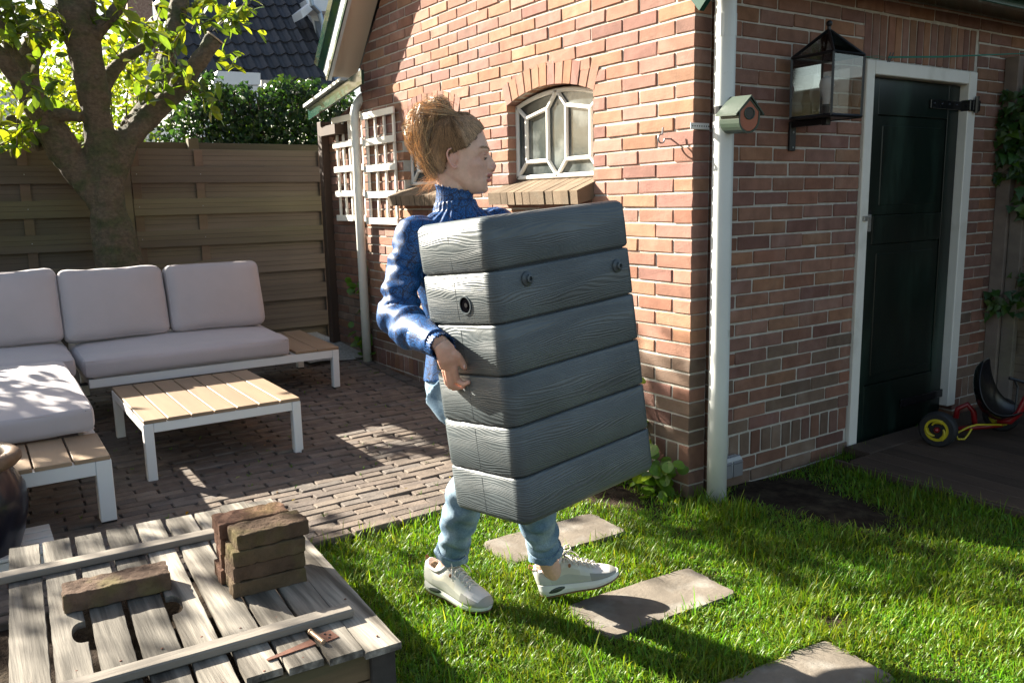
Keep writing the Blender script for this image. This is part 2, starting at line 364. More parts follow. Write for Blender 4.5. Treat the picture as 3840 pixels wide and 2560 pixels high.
# leaded windows
paneM = pmat('old_window_glass', (.05, .06, .06), .12, .6, 3, .25, 14, col2=(.25, .27, .26), c2scale=5, c2lo=.5, c2hi=.75, spec=.8, bdist=.004)
for wi, (a, b) in enumerate(WINS):
    yw = .062; fw = MB(); c = (a+b)/2; hw = (b-a)/2
    X = lambda t: c+t*hw*.985
    zt = lambda x: 1.768+.052*(1-((x-c)/hw)**2)
    def bar(P, w_=.011, d=.012, yy=yw):
        for p, q in zip(P[:-1], P[1:]): fw.tube([V(p[0], yy, p[1]), V(q[0], yy, q[1])], w_, 6, rad2=d, ref=V(0, 1, 0))
    zb_ = 1.402
    arc = [(X(t), zt(X(t))) for t in np.linspace(-1, 1, 15)]
    bar([(X(-1), zb_)]+arc+[(X(1), zb_), (X(-1), zb_)], .0125)
    L_, R_, M_ = X(-.76), X(.76), c
    zz = zt(c); lx, rx = X(-.22), X(.22)
    bar([(X(-1), zt(X(-1))), (L_, 1.708), (lx, 1.742)]); bar([(rx, 1.742), (R_, 1.712), (X(1), zt(X(1)))])
    bar([(L_, 1.708), (L_, 1.482), (lx, 1.482), (lx, 1.742), (c, zz), (rx, 1.742), (rx, 1.482), (R_, 1.482), (R_, 1.712)])
    bar([(L_, 1.482), (X(-1), zb_)]); bar([(R_, 1.482), (X(1), zb_)]); bar([(lx, 1.482), (c, zb_), (rx, 1.482)])
    f = fw.build('window', creamP, shed)
    g = MB()
    vs = [V(x, yw+.008, z) for x, z in [(X(-1), zb_)]+arc+[(X(1), zb_)]]
    g.prism(vs, (0, .004, 0)); g.build('pane', paneM, f)
    g = MB(); g.box((a-.02, .1, 1.36), (b+.02, .11, 1.86), col=(.3, .3, .3)); g.build('window_backing', darkwoodM, f)
# door
y0, y1 = DOOR; zt_ = 1.905
mb = MB()
mb.bbox((-.06, y0+.002, -.03), (.016, y0+.066, zt_-.004), .004); mb.bbox((-.06, y1-.078, .09), (.016, y1-.002, zt_-.004), .004)
mb.bbox((-.06, y0+.068, zt_-.068), (.014, y1-.080, zt_-.004), .004)
mb.build('door_frame', whiteP, shed)
mb = MB(); ya, yb = y0+.07, y1-.082
mb.box((-.075, ya, .0), (-.046, yb, zt_-.07))
stl = .105
for lo, hi in (((-.046, ya, .0), (-.03, ya+stl, zt_-.074)), ((-.046, yb-stl, .0), (-.03, yb, zt_-.074)),
               ((-.046, ya+stl, 1.66), (-.030, yb-stl, zt_-.074)), ((-.046, ya+stl, 1.03), (-.030, yb-stl, 1.17)), ((-.046, ya+stl, .0), (-.030, yb-stl, .30))):
    mb.bbox(lo, hi, .002)
for z0, z1 in ((1.17, 1.66), (.30, 1.03)):
    for q in range(3):
        d_ = .012*q; mb.bbox((-.046, ya+stl+.004+d_, z0+.004+d_), (-.036-.003*q, yb-stl-.004-d_, z1-.004-d_), .002) if q == 0 else None
    mb.bbox((-.047, ya+stl+.05, z0+.05), (-.033, yb-stl-.05, z1-.05), .006)
door = mb.build('door', doorP, shed)
mb = MB(); mb.bbox((-.03, 1.73, 1.706), (-.018, yb+.01, 1.752), .003); mb.bbox((-.025, yb, 1.70), (.03, yb+.035, 1.757), .004)
mb.tube([(.034, yb+.055, 1.69), (.034, yb+.055, 1.775)], .011, 8)
mb.bbox((-.0, yb+.03, 1.70), (.03, y1+.02, 1.757), .004)
for q in range(4): mb.ell((-.017, 1.76+.07*q, 1.73), (.004, .007, .007), 8)
mb.build('strap_hinge', blackPl, door); mb = MB(); mb.bbox((-.03, 1.62, .14), (-.018, yb+.01, .185), .003); mb.build('strap_hinge', blackPl, door)

mb = MB(); mb.bbox((-.03, ya+.015, 1.09), (-.02, ya+.075, 1.20), .002, mi=1); mb.bbox((-.02, ya+.03, 1.095), (-.008, ya+.062, 1.18), .004)
mb.tube([(-.012, ya-.03, 1.165), (-.012, ya+.05, 1.165)], .006, 8); mb.bbox((.016, ya-.05, 1.15), (.026, ya-.02, 1.175), .003)
mb.build('door_latch', [pmat('worn_steel', (.35, .34, .32), .4, .3, 40, metal=.7), blackM], door)
mb = MB(); mb.bbox((-.03, ya+.03, .96), (-.022, ya+.045, 1.06), .002); mb.build('keyhole_plate', blackM, door)
# ---- roof of the shed: verge boards, soffit, slab, gutters
s_ = nrm(V(1, 0, 1.08)); nn = nrm(V(-1.08, 0, 1))
E0 = V(-3.27, 0, 2.17)   # foot of the verge on the wall
def roofpt(t, y_, e=0.): return E0+s_*t+V(0, y_, 0)+nn*e
Lr = 2.42
mb = MB(); mb.prism([roofpt(-.02, -.19, .012), roofpt(-.02, .0, .012), roofpt(-.02, .0, .03), roofpt(-.02, -.19, .03)], s_*Lr); mb.build('soffit', beigeP, shed)
mb = MB(); mb.prism([roofpt(-.04, -.215, -.01), roofpt(-.04, -.191, -.01), roofpt(-.04, -.191, .15), roofpt(-.04, -.215, .15)], s_*Lr, mi=0)
mb.prism([roofpt(-.04, -.226, -.014), roofpt(-.04, -.2155, -.014), roofpt(-.04, -.2155, .012), roofpt(-.04, -.226, .012)], s_*Lr, mi=1)
mb.prism([roofpt(-.04, -.245, .15), roofpt(-.04, -.19, .15), roofpt(-.04, -.19, .185), roofpt(-.04, -.255, .19)], s_*Lr, mi=1)
mb.prism([roofpt(-.04, -.217, .10), roofpt(-.04, -.2155, .10), roofpt(-.04, -.2155, .15), roofpt(-.04, -.24, .15)], s_*Lr, mi=1)
mb.build('verge_board', [pmat('pale_blue_white_paint', (.55, .62, .66), .35, .05, 5), greenP], shed)
mb = MB(); mb.prism([roofpt(-.06, -.215, .192), roofpt(-.06, 3.6, .192), roofpt(-.06, 3.6, .24), roofpt(-.06, -.215, .24)], s_*(Lr+.1), col=(1, 1, 1))
m2 = lambda P: V(-3.24-P[0], P[1], P[2])
q = [roofpt(-.06, -.215, .192), roofpt(-.06, 3.6, .192), roofpt(-.06, 3.6, .24), roofpt(-.06, -.215, .24)]
mb.prism([m2(p) for p in q][::-1], V(-s_[0], 0, s_[2])*(Lr+.1)); mb.build('roof', tileM, shed)
mb = MB(); q = [roofpt(-.3, -.215, -.01), roofpt(-.3, -.191, -.01), roofpt(-.3, -.191, .15), roofpt(-.3, -.215, .15)]
mb.prism([m2(p) for p in q][::-1], V(-s_[0], 0, s_[2])*(Lr+.26))
mb.bbox((.0, -.22, 2.19), (.25, 3.6, 2.215), .003); mb.build('eaves_board', greenP, shed)
mb = MB(); mb.bbox((.235, -.2, 2.165), (.262, 3.6, 2.30), .004); mb.tube([(.33, -.2, 2.26), (.33, 3.6, 2.26)], .06, 10, mi=0)
mb.build('gutter', greenP, shed)
mb = MB(); mb.box((-3.2, 3.3, 0), (0, 3.33, 2.4)); mb.box((-3.2, .1, 0), (-3.17, 3.3, 2.4)); mb.build('back_wall', mortarM, shed)
# ---- lean-to at the left end
lean = thing('lean_to', 'low brick lean-to with a green painted roof edge and dark brown corner post', 'lean-to')
mb, mo = MB(), MB()
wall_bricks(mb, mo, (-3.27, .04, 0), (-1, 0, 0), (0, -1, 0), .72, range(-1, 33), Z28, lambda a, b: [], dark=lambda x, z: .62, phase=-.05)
for arr in mb.v+mo.v:
    lim = 2.06+(arr[:, 0]+3.27)*.26; arr[:, 2] = np.minimum(arr[:, 2], np.maximum(lim, 1.5))
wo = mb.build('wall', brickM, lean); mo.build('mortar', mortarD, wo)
mb = MB(); mb.bbox((-4.06, -.02, .0), (-3.98, .07, 1.92), .004); mb.build('corner_post', darkwoodM, lean)
A, B = AY(707, 248, -.12), AY(829, 160, -.12); A2, B2 = AY(709, 276, -.12), AY(829, 195, -.12)
e = nrm(B-A); mb = MB()
dn = V(0, 0, 1)*(A2-A)[2]
mb.prism([A, A+V(0, .02, 0), A+dn+V(0, .02, 0), A+dn], B-A, mi=0)
mb.build('fascia_board', greenP, lean)
mb = MB(); mb.prism([A+V(-.02, -.03, .002), A+V(-.02, .08, .002), A+V(-.02, .08, .024), A+V(-.02, -.03, .024)], (B-A)*.74); mb.build('roof', pmat('light_roof_trim', (.7, .72, .7), .4, .08, 5), lean)
mb = MB(); mb.box((A[0]+.06, -.06, 1.80), (-3.6, .05, 1.87)); mb.build('beam', darkwoodM, lean)
# ================================================================== GROUND
def sheet(name, x0_, x1_, y0_, y1_, zf, n, mat):
    xs = np.linspace(x0_, x1_, n); ys = np.linspace(y0_, y1_, n); vs = []
    for x in xs:
        for y in ys: vs.append((x, y, zf(x, y)))
    F = [(i*n+j, (i+1)*n+j, (i+1)*n+j+1, i*n+j+1) for i in range(n-1) for j in range(n-1)]
    mb = MB(); mb.add(vs, F); return mb.build(name, mat, smooth=True)
tag(sheet('ground', -60, 60, -60, 60, lambda x, y: -.08, 3, soilM), kind='structure')
def lawnz(x, y): return -.012+.006*math.sin(3*x+1)*math.cos(4*y)+.004*math.sin(11*x+7*y)
tag(sheet('lawn', -.46, 4.5, -4.5, 2.5, lawnz, 90, soilM), kind='structure')
mb, mo = MB(), MB(); PAV = (-5.2, -.46)
jx = np.linspace(-.46, -5.6, 20); jy = np.linspace(-4.8, .1, 26); mo.add([(a_, b_, gz(min(a_, -.461), b_)-.011) for a_ in jx for b_ in jy], [(i*26+j, i*26+j+1, (i+1)*26+j+1, (i+1)*26+j) for i in range(19) for j in range(25)])
x = -.46; r_i = 0
PC = [(.12, .096, .078), (.13, .102, .081), (.112, .09, .074), (.138, .112, .09), (.115, .098, .085), (.106, .086, .073)]
while x > -4.0:
    yy = -4.2+(r_i % 2)*.1+random.uniform(-.02, .02)
    while yy < .0:
        L_ = .195+random.uniform(-.006, .006)
        if yy+L_ > -.095: L_ = -.1-yy
        if L_ > .05:
            dz = random.uniform(-.003, .003); z0 = gz(x-.025, yy+.1)+dz; tl = random.uniform(-.0025, .0025)
            fr = (np.eye(3), V(0, 0, 0)); b0 = mb.n
            mb.bbox((x-.0525, yy, z0-.05), (x-.0025, yy+L_, z0), .004, col=tuple(np.array(random.choice(PC))*random.uniform(1.0, 1.4)))
            a = mb.v[-1]; a[:, 2] += (a[:, 1]-yy)*tl/.1-(x-.0035-a[:, 0])*-.035
        yy += .203
    x -= .0545; r_i += 1
x = -.46
while x > -3.4:     # soldier edging along the wall
    mb.bbox((x-.2, -.092, gz(x-.1)-.05), (x-.006, -.03, gz(x-.1)+.004), .005, col=tuple(np.array(random.choice(PC))*.9)); x -= .206
po = mb.build('patio', paverM); tag(po, kind='structure')
tag(mo.build('patio_joints', mortarD), kind='structure')
# grit heap strip by the lean-to
tag(sheet('gravel_strip', -4.6, -3.35, -.45, .05, lambda x, y: gz(x)+.012+.01*math.sin(9*x)*math.sin(13*y), 24, pmat('grit', (.32, .31, .29), .95, .5, 60, 1., 120, bdist=.01)), kind='structure')
# deck
mb = MB(); y = .905
while y < 2.42:
    c = tuple(np.array([1, 1, 1])*random.uniform(.8, 1.2))
    mb.bbox((.165, y, -.03), (3.2, y+.112, .03), .003, col=c)
    for g in range(9): mb.box((.166, y+.008+g*.0115, .03), (3.2, y+.014+g*.0115, .0325), col=c)
    y += .117
for k in range(1): mb.bbox((.02, 1.08, -.03), (.16, 2.42, .032), .003)
for g in range(11): mb.box((.026+g*.012, 1.08, .032), (.032+g*.012, 2.42, .0345))
mb.bbox((.1, .885, -.06), (3.2, .903, .024), .002)
tag(mb.build('deck', deckM), kind='structure')
# slabs on the lawn
for i, (cx, cy, a, lab) in enumerate(((-.0, -.715, -2, 'concrete stepping slab under the front foot of the person, farthest of the row'), (.598, -.77, -3, 'worn concrete stepping slab in the middle of the row, partly shaded'), (1.178, -.80, -4, 'concrete stepping slab nearest the bottom edge of the photo'))):
    mb = MB(); n = 10; hx, hy = .118, .262; ca, sa = math.cos(R(a)), math.sin(R(a)); out = []
    for q in range(4):
        P0 = [(-hx, -hy), (hx, -hy), (hx, hy), (-hx, hy)][q]; P1 = [(hx, -hy), (hx, hy), (-hx, hy), (-hx, -hy)][q]
        for t in np.arange(n)/n:
            j = random.uniform(-.004, .004); px, py = P0[0]+(P1[0]-P0[0])*t, P0[1]+(P1[1]-P0[1])*t
            f_ = 1-.03*max(0, 1-abs(t-0)*12); out.append((cx+(px*ca-py*sa)*f_+j, cy+(px*sa+py*ca)*f_+j))
    lo = [V(x, y, -.042) for x, y in out]; mb.prism(lo, (0, 0, .040))
    top = [V(cx+(x-cx)*.985, cy+(y-cy)*.985, .008) for x, y in out]
    mb.prism([V(x, y, -.001) for x, y in out], (0, 0, .001)); mb.prism([V(p[0], p[1], -.0005) for p in top], (0, 0, .0045))
    tag(mb.build('paving_slab', slabM), lab, 'paving slab', 'stepping slabs across the lawn')
SLABS = [(-.0, -.715), (.598, -.77), (1.178, -.80)]
# ================================================================== THINGS ON THE WALLS
def trellis(x0_, x1_, zb, zt, yw, nv, nh, label):
    t = thing('trellis', label, 'trellis', 'white trellis panels on the shed wall')
    mb = MB(); zs = np.linspace(zt-.045, zb, nh)
    for z in zs: mb.bbox((x0_, yw-.038, z), (x1_, yw-.022, z+.045), .002)
    mb.build('horizontal_slats', creamP, t)
    mb = MB()
    for i in range(nv):
        x = x0_+.03+(x1_-x0_-.08)*i/(nv-1); mb.bbox((x, yw-.022, zb), (x+.022, yw-.006, zt-.005), .002)
    mb.build('vertical_slats', creamP, t); return t
trellis(-3.165, -2.655, 1.135, 1.905, 0, 4, 5, 'white wooden trellis panel right of the drainpipe, beside the person\'s head')
trellis(-3.80, -3.24, 1.15, 1.93, .035, 5, 5, 'white wooden trellis panel left of the drainpipe, on the lean-to wall')
def pipe(name, pts, r, label, collars, mat, nb=None):
    t = thing(name, label, 'drainpipe'); mb = MB(); mb.tube(pts, r, 20); mb.build('pipe', mat, t, smooth=True)
    for p, q, rr in collars:
        mb = MB(); mb.tube([p, q], rr, 20); mb.build('pipe_joint', mat, t, smooth=False)
    return t
pl = [(-3.235, .02, 2.03), (-3.235, .0, 2.01), (-3.225, -.045, 1.96), (-3.222, -.06, 1.91), (-3.222, -.06, 1.2), (-3.225, -.055, .1)]
pipe('drainpipe', pl, .032, 'slim cream white drainpipe between the two trellis panels', [((-3.222, -.06, 1.86), (-3.222, -.06, 1.80), .034), ((-3.222, -.06, 1.40), (-3.222, -.06, 1.36), .034)], pmat('cream_pipe', (.68, .68, .62), .4, .05, 6, .08, 30, col2=(.42, .44, .36), c2scale=3, c2lo=.6, c2hi=.75))
PX, PY = .083, .082
pr = [(PX+.02, PY-.05, 2.36), (PX+.02, PY-.055, 2.25), (PX+.015, PY-.04, 2.13), (PX, PY-.0, 2.04), (PX, PY, 1.98), (PX, PY, 1.2), (PX+.002, PY+.002, .5), (PX+.004, PY, -.06)]
DP = pipe('drainpipe', pr, .042, 'thick grey white drainpipe at the corner of the brick shed', [((PX, PY, 1.985), (PX, PY, 1.90), .0435)], pvcM)
mb = MB()
for z, rr in ((1.622, .0445),): mb.tube([(PX, PY, z-.014), (PX, PY, z+.014)], rr, 20)
mb.build('dark_clamp', blackM, DP)
mb = MB(); mb.bbox((.0035, PY-.105, 1.553), (.0075, PY-.0, 1.578), .001); mb.tube([(PX, PY, 1.553), (PX, PY, 1.578)], .0435, 20)
for q in range(8): mb.tube([(.0075, PY-.095+q*.013, 1.5655), (.0085, PY-.095+q*.013, 1.5655)], .003, 6, mi=1)
mb.build('perforated_strap', [whiteM, blackM], DP)
# hook
mb = MB(); hx, hz = -.128, 1.524
P = [(hx, .02, hz), (hx, -.035, hz)]+[(hx-.0+.0*a, -.035-.018+.018*math.cos(a), hz-.018*math.sin(a)*0-.0-.018*math.sin(a)) for a in np.linspace(0.1, 5.0, 12)]+[(hx, -.045, hz+.045)]
mb.tube(P, .0035, 8); tag(mb.build('wall_hook', pmat('grey_steel', (.3, .31, .33), .4, .2, 30, metal=.6), smooth=True), 'grey steel curled hook screwed into the sunlit brick wall', 'hook')
# bird house on the pipe : front face looks to +y/+x corner
bh = thing('birdhouse', 'small green birdhouse with a terracotta front strapped to the corner drainpipe', 'birdhouse')
fwd = nrm(V(.93, -.26, -.06)); sd = nrm(np.cross(V(0, 0, 1), fwd)); up = np.cross(fwd, sd); BO = V(PX, PY, 1.60)+fwd*.045
frm = (np.stack([fwd, sd, up], axis=1), BO)
def bhp(x, y_, z): return frm[0]@V(x, y_, z)+BO
prof = [(.046*math.cos(a), -.018+.052*math.sin(a)) for a in np.linspace(math.pi, 2*math.pi, 12)]
out = [(-.046, .012)]+prof+[(.046, .012), (0, .058)]
mb = MB(); n = len(out); DL = .135
inn = [(y_*.88, z*.9) for y_, z in out]
vs = [bhp(0, a, b) for a, b in out]+[bhp(DL, a, b) for a, b in out]+[bhp(0, a, b) for a, b in inn]+[bhp(DL, a, b) for a, b in inn]
F = []
for i in range(n): j = (i+1) % n; F += [(i, j, n+j, n+i), (2*n+i, 3*n+i, 3*n+j, 2*n+j), (n+i, n+j, 3*n+j, 3*n+i)]
F.append(tuple(range(n))); mb.add(vs, F)
gbM = pmat('sage_green_plastic', (.028, .045, .031), .4, .06, 8)
mb.build('body', gbM, bh)
mb = MB()
for sg in (-1, 1):
    a, b = (0, .064), (sg*.062, -.004)
    d = nrm(V(0, b[1]-a[1], -(b[0]-a[0])))*.005*sg
    mb.prism([bhp(-.005, a[0], a[1]), bhp(-.005, b[0], b[1]), bhp(-.005, b[0], b[1]+.006), bhp(-.005, a[0], a[1]+.007)], frm[0]@V(DL+.010, 0, 0))
mb.build('roof', gbM, bh)
mb = MB(); mb.prism([bhp(DL-.008, a*.97, b*.97) for a, b in inn], frm[0]@V(.006, 0, 0)); terr = pmat('terracotta_plastic', (.30, .085, .04), .45, .08, 10)
mb.build('front_panel', terr, bh)
mb = MB(); c0, c1 = bhp(DL-.0025, 0, .004), bhp(DL-.0015, 0, .004)
mb.tube([c0, c1], .020, 24, mi=1); 
ang = np.linspace(0, 2*math.pi, 25)[:-1]; ring = [bhp(DL-.0015, .021*math.cos(a), .004+.021*math.sin(a)) for a in ang]; ring.append(ring[0])
mb.tube(ring, .003, 6); mb.build('entrance_hole', [pmat('dark_green_ring', (.03, .05, .035), .4), blackM], bh)
# lantern
ln = thing('wall_lantern', 'black square glass wall lantern with a ball finial, left of the door', 'lantern')
x0_, x1_, y0_, y1_, z0_, z1_ = .052, .257, .527, .735, 1.606, 1.855; cx, cy = (x0_+x1_)/2, (y0_+y1_)/2; zt_ = 1.965
mb = MB(); r = .0065; cs = [(x0_, y0_), (x1_, y0_), (x1_, y1_), (x0_, y1_)]
cb = [(cx+(a-cx)*.985, cy+(b-cy)*.985) for a, b in cs]
for i in range(4):
    a, b = cs[i], cs[(i+1) % 4]; a2, b2 = cb[i], cb[(i+1) % 4]
    mb.tube([(*a2, z0_), (*a, z1_)], r, 4); mb.tube([(*a, z1_), (*b, z1_)], r, 4); mb.tube([(*a2, z0_), (*b2, z0_)], r*1.2, 4)
    mb.tube([(*a, z1_), (cx, cy, zt_)], r, 4)
mb.box((x0_, y0_, z0_-.004), (x1_, y1_, z0_+.002)); mb.tube([(cx, cy, zt_-.015), (cx, cy, zt_+.012)], .008, 8); mb.ell((cx, cy, zt_+.024), (.0135,)*3, 16)
mb.build('frame', blackM, ln)
mb = MB()
for i in range(4):
    a, b = cs[i], cs[(i+1) % 4]; a2, b2 = cb[i], cb[(i+1) % 4]
    mb.add([(*a2, z0_), (*b2, z0_), (*b, z1_), (*a, z1_)], [(0, 1, 2, 3)]); mb.add([(*a, z1_), (*b, z1_), (cx, cy, zt_)], [(0, 1, 2)])
mb.build('glass', glassM, ln)
mb = MB(); mb.lathe((cx, cy, z0_), [(0, .0), (.0155, .0), (.0155, .055), (0, .055)], 16); mb.build('bulb_socket', blackM, ln)
mb = MB(); mb.lathe((cx, cy, z0_+.055), [(.011, 0), (.017, .03), (.026, .055), (.031, .08), (.027, .10), (.015, .113), (0, .116)], 20)
mb.build('bulb', pmat('opal_bulb', (.8, .8, .82), .3), ln, smooth=True)
mb = MB(); mb.bbox((.0, .585, 1.475), (.012, .625, 1.60), .002); mb.bbox((.0, .592, 1.575), (.18, .618, 1.602), .002); mb.bbox((.165, .59, 1.572), (.19, .62, 1.602), .002)
for z in (1.49, 1.555): mb.ell((.013, .605, z), (.003, .005, .005), 8, mi=1)
mb.build('bracket', [blackM, greyP], ln)
# outlet
ot = thing('outdoor_socket', 'grey double outdoor power socket low on the brick wall beside the drainpipe', 'power socket')
y0_, y1_ = .150, .292; mb = MB(); mb.bbox((.0, y0_, .055), (.05, y1_, .145), .01); mb.build('housing', pmat('light_grey_plastic', (.42, .43, .43), .4), ot)
for k in range(2):
    mb = MB(); a = y0_+.006+k*.068; mb.bbox((.048, a, .060), (.056, a+.06, .118), .003); mb.prism([V(.054, a, .12), V(.054, a+.06, .12), V(.03, a+.06, .147), V(.03, a, .147)], (.003, 0, .003)); mb.build('socket_cover', pmat('mid_grey_plastic', (.17, .17, .18), .5), ot)
mb = MB(); mb.tube([(.02, .175, .06), (.03, .17, .02), (.05, .165, -.05)], .006, 8); mb.build('cable', greyP, ot)
# clothesline and peg
lp = thing('clothesline', 'thin green washing line stretched from the lantern past the white door frame', 'clothesline')
mb = MB(); P0, P1 = AX(1988, 131, .06), AX(2040, 133, .10); P2 = AY(2352, 123, 1.95)
mb.tube([P0, P1*.5+P0*.5+V(0, 0, .006), P1, P1*.5+P0*.5-V(0, 0, .006), P0], .0015, 6)
for e_ in (0, .004): mb.tube([P1+V(0, 0, e_), P1*.6+P2*.4+V(0, 0, e_-.006), P2+V(0, 0, 0), P2+(P2-P1)*.8], .0022, 6)
mb.build('line', pmat('green_cord', (.01, .16, .11), .5, .1, 20), lp)
pg = thing('clothes_peg', 'grey weathered clothes peg clipped on the green washing line', 'clothes peg')
c = AX(2045, 132, .10)
for sg in (-1, 1):
    mb = MB(); d = nrm(CR*.35+V(0, 0, 1)); a = c+CR*.004*sg
    mb.tube([a-d*.022, a+CR*.002*sg, a+d*.022+CR*.003*sg], [.004, .0045, .0035], 4); mb.build('peg_half', pmat('grey_peg_%d' % sg, (.10, .09, .09), .8, .2, 30), pg)
# ================================================================== FENCES
def weave_fence(name, label, O, U, Nn, L, H, z0, nb, verts, group, seedc=1., zrow=None):
    t = thing(name, label, 'fence', group)
    U = np.asarray(U, float); Nn = np.asarray(Nn, float); fr = (np.stack([U, -Nn, V(0, 0, 1)], axis=1), np.asarray(O, float))
    h = H/nb
    for i in range(nb):
        mb = MB(); zt_ = z0+H-i*h; front = (i % 2 == 1); y = 0 if front else .03; c = tuple(np.array([1, 1, 1])*random.uniform(.85, 1.15)*seedc)
        if front: mb.bbox((0, y-.012, zt_-h-.006), (L, y+.004, zt_-.002), .002, col=c, fr=fr)
        else:
            mb.bbox((0, y-.004, zt_-h-.012), (L, y+.012, zt_+.01), .002, col=c, fr=fr)
        for g in (.33, .62): mb.box((0, y-(.0135 if front else .0055), zt_-h*g-.0012), (L, y-(.012 if front else .004), zt_-h*g+.0012), col=(.35, .3, .3), fr=fr)
        mb.build('board', fenceM, t)
    for v in verts:
        mb = MB(); c = tuple(np.array([1.1, .95, .9])*random.uniform(.85, 1.1)*seedc)
        mb.bbox((v, .004, z0-.01), (v+.065, .018, z0+H+.002), .002, col=c, fr=fr); 
        for i in range(nb):
            if i % 2 == 1: mb.ell(fr[0]@V(v+.03, -.013, z0+H-(i+.5)*h)+fr[1], (.004,)*3, 8, mi=1)
        mb.build('batten', [fenceM, greyP], t)
    return t
FX = -4.5
weave_fence('woven_fence', 'woven board fence panel with green algae stains directly left of the lean-to post', (FX, .21, 0), (0, -1, 0), (1, 0, 0), 1.56, 1.60, .12, 13, (.0, 1.02, 1.49), 'woven fence panels behind the sofa')
weave_fence('woven_fence', 'darker woven board fence panel behind the tree at the left edge of the photo', (FX-.03, -1.40, 0), (0, -1, 0), (1, 0, 0), 1.8, 1.60, .12, 13, (.0, .62, 1.73), 'woven fence panels behind the sofa', .75)
weave_fence('woven_fence', 'woven board fence panel farthest to the left, running out of the photo behind the sofa', (FX-.03, -3.25, 0), (0, -1, 0), (1, 0, 0), 1.8, 1.60, .12, 13, (.0, .86, 1.73), 'woven fence panels behind the sofa', .8)
mb = MB(); mb.bbox((FX-.05, -1.42, 0), (FX+.02, -1.355, 1.70), .004); tag(mb.build('fence_post', fenceM), 'square fence post between the two woven panels, hidden mostly by the tree', 'fence post')
mb = MB(); mb.bbox((FX-.35, -3.2, 0.1), (FX-.32, .3, 1.80), .003, col=(.6, .6, .6)); mb.bbox((FX-.33, -.85, .1), (FX-.25, -.77, 1.83), .003, col=(.8, .8, .8)); mb.bbox((FX-.33, -2.35, .1), (FX-.25, -2.27, 1.83), .003, col=(.8, .8, .8))
tag(mb.build('rear_fence', fenceM), 'second plain board fence showing as a dark strip just above the woven panels', 'fence')
weave_fence('woven_fence', 'grey woven board fence panel at the right edge beyond the door', (.05, 2.47, 0), (1, 0, 0), (0, -1, 0), 1.8, 1.95, .05, 13, (.0, .9, 1.73), 'grey fence on the right', 1.2)
mb = MB(); mb.bbox((.0, 2.40, 0), (.075, 2.455, 2.0), .004, col=(1.25, 1.3, 1.4)); mb.bbox((.078, 2.42, 0), (.15, 2.462, 1.2), .004, col=(1.1, 1.2, 1.3)); tag(mb.build('fence_post', fenceM), 'grey wooden fence post at the right end of the brick wall, under the ivy', 'fence post')
# ================================================================== LEAVES
def leaves(mb, C_, D_, N_, ln_, wd, cols, shape='oval', fold=.25, curl=.15):
    C_ = np.asarray(C_, float); D_ = np.asarray(D_, float); N_ = np.asarray(N_, float)
    D_ /= np.linalg.norm(D_, axis=1)[:, None]+1e-9; S_ = np.cross(D_, N_); S_ /= np.linalg.norm(S_, axis=1)[:, None]+1e-9; N_ = np.cross(S_, D_)
    if shape == 'oval': prof = [(0, .06), (.3, .7), (.62, 1.), (.85, .7), (1., .05)]
    elif shape == 'ivy': prof = [(0, .35), (.12, 1.), (.4, .5), (.5, .62), (.7, .3), (1., .02)]
    else: prof = [(0, .3), (.25, .9), (.6, 1.), (.9, .6), (1., .2)]
    n = len(prof)
    for i in range(len(C_)):
        L_, W_ = ln_[i], wd[i]; vs = []; F = []
        for t, w_ in prof:
            c = C_[i]+D_[i]*L_*t-N_[i]*L_*curl*t*t; h = w_*W_/2
            vs += [c, c+S_[i]*h+N_[i]*h*fold, c-S_[i]*h+N_[i]*h*fold]
        for k in range(n-1): F += [(3*k, 3*k+3, 3*k+4, 3*k+1), (3*k, 3*k+2, 3*k+5, 3*k+3)]
        mb.add(vs, F, 0, cols[i])
def rnd_unit(n): a = rng.normal(size=(n, 3)); return a/np.linalg.norm(a, axis=1)[:, None]
def leafcols(n, base=(1, 1, 1), dark=.5, yellow=.3):
    k = rng.uniform(dark, 1.2, n); yl = rng.uniform(0, 1, n) < yellow
    c = np.outer(k, base); c[yl] *= np.array([2.1, 1.5, .9]); return [tuple(x) for x in c]
# ivy hedge behind the fence
hd = thing('ivy_hedge', 'dense dark green ivy hedge standing above the fence in front of the tiled roof', 'hedge')
mb = MB(); xs = []; n = 13500
C_ = np.stack([rng.uniform(-5.45, -5.0, n), rng.uniform(-1.15, .75, n), rng.uniform(1.2, 2.42, n)], 1)
tp = 2.36+.06*np.sin(C_[:, 1]*7)+.03*np.sin(C_[:, 1]*19)-np.clip((-C_[:, 1]-.55)*.9, 0, .5); keep = (C_[:, 2] < tp)
lf = (C_[:, 1] < -.75) & (rng.uniform(0, 1, n) < .55); keep &= ~lf; C_ = C_[keep]; n = len(C_)
D_ = rnd_unit(n); D_[:, 2] -= .6; N_ = rnd_unit(n)*.6+V(.9, -.2, .5)
leaves(mb, C_, D_, N_, rng.uniform(.032, .064, n), rng.uniform(.035, .058, n), leafcols(n, (1, 1, 1), .35, .24), 'ivy')  # extra yellow leaves stand in for sun shining through
mb.build('foliage', ivyM, hd)
mb = MB()
for k in range(26):
    y = -.7+k*.055; p = V(-5.25, y, 1.0); P = [p]
    for q in range(8): p = p+V(rng.normal()*.02, rng.normal()*.03, .16); P.append(p)
    mb.tube(P, .008, 5)
mb.build('stem', darkwoodM, hd)
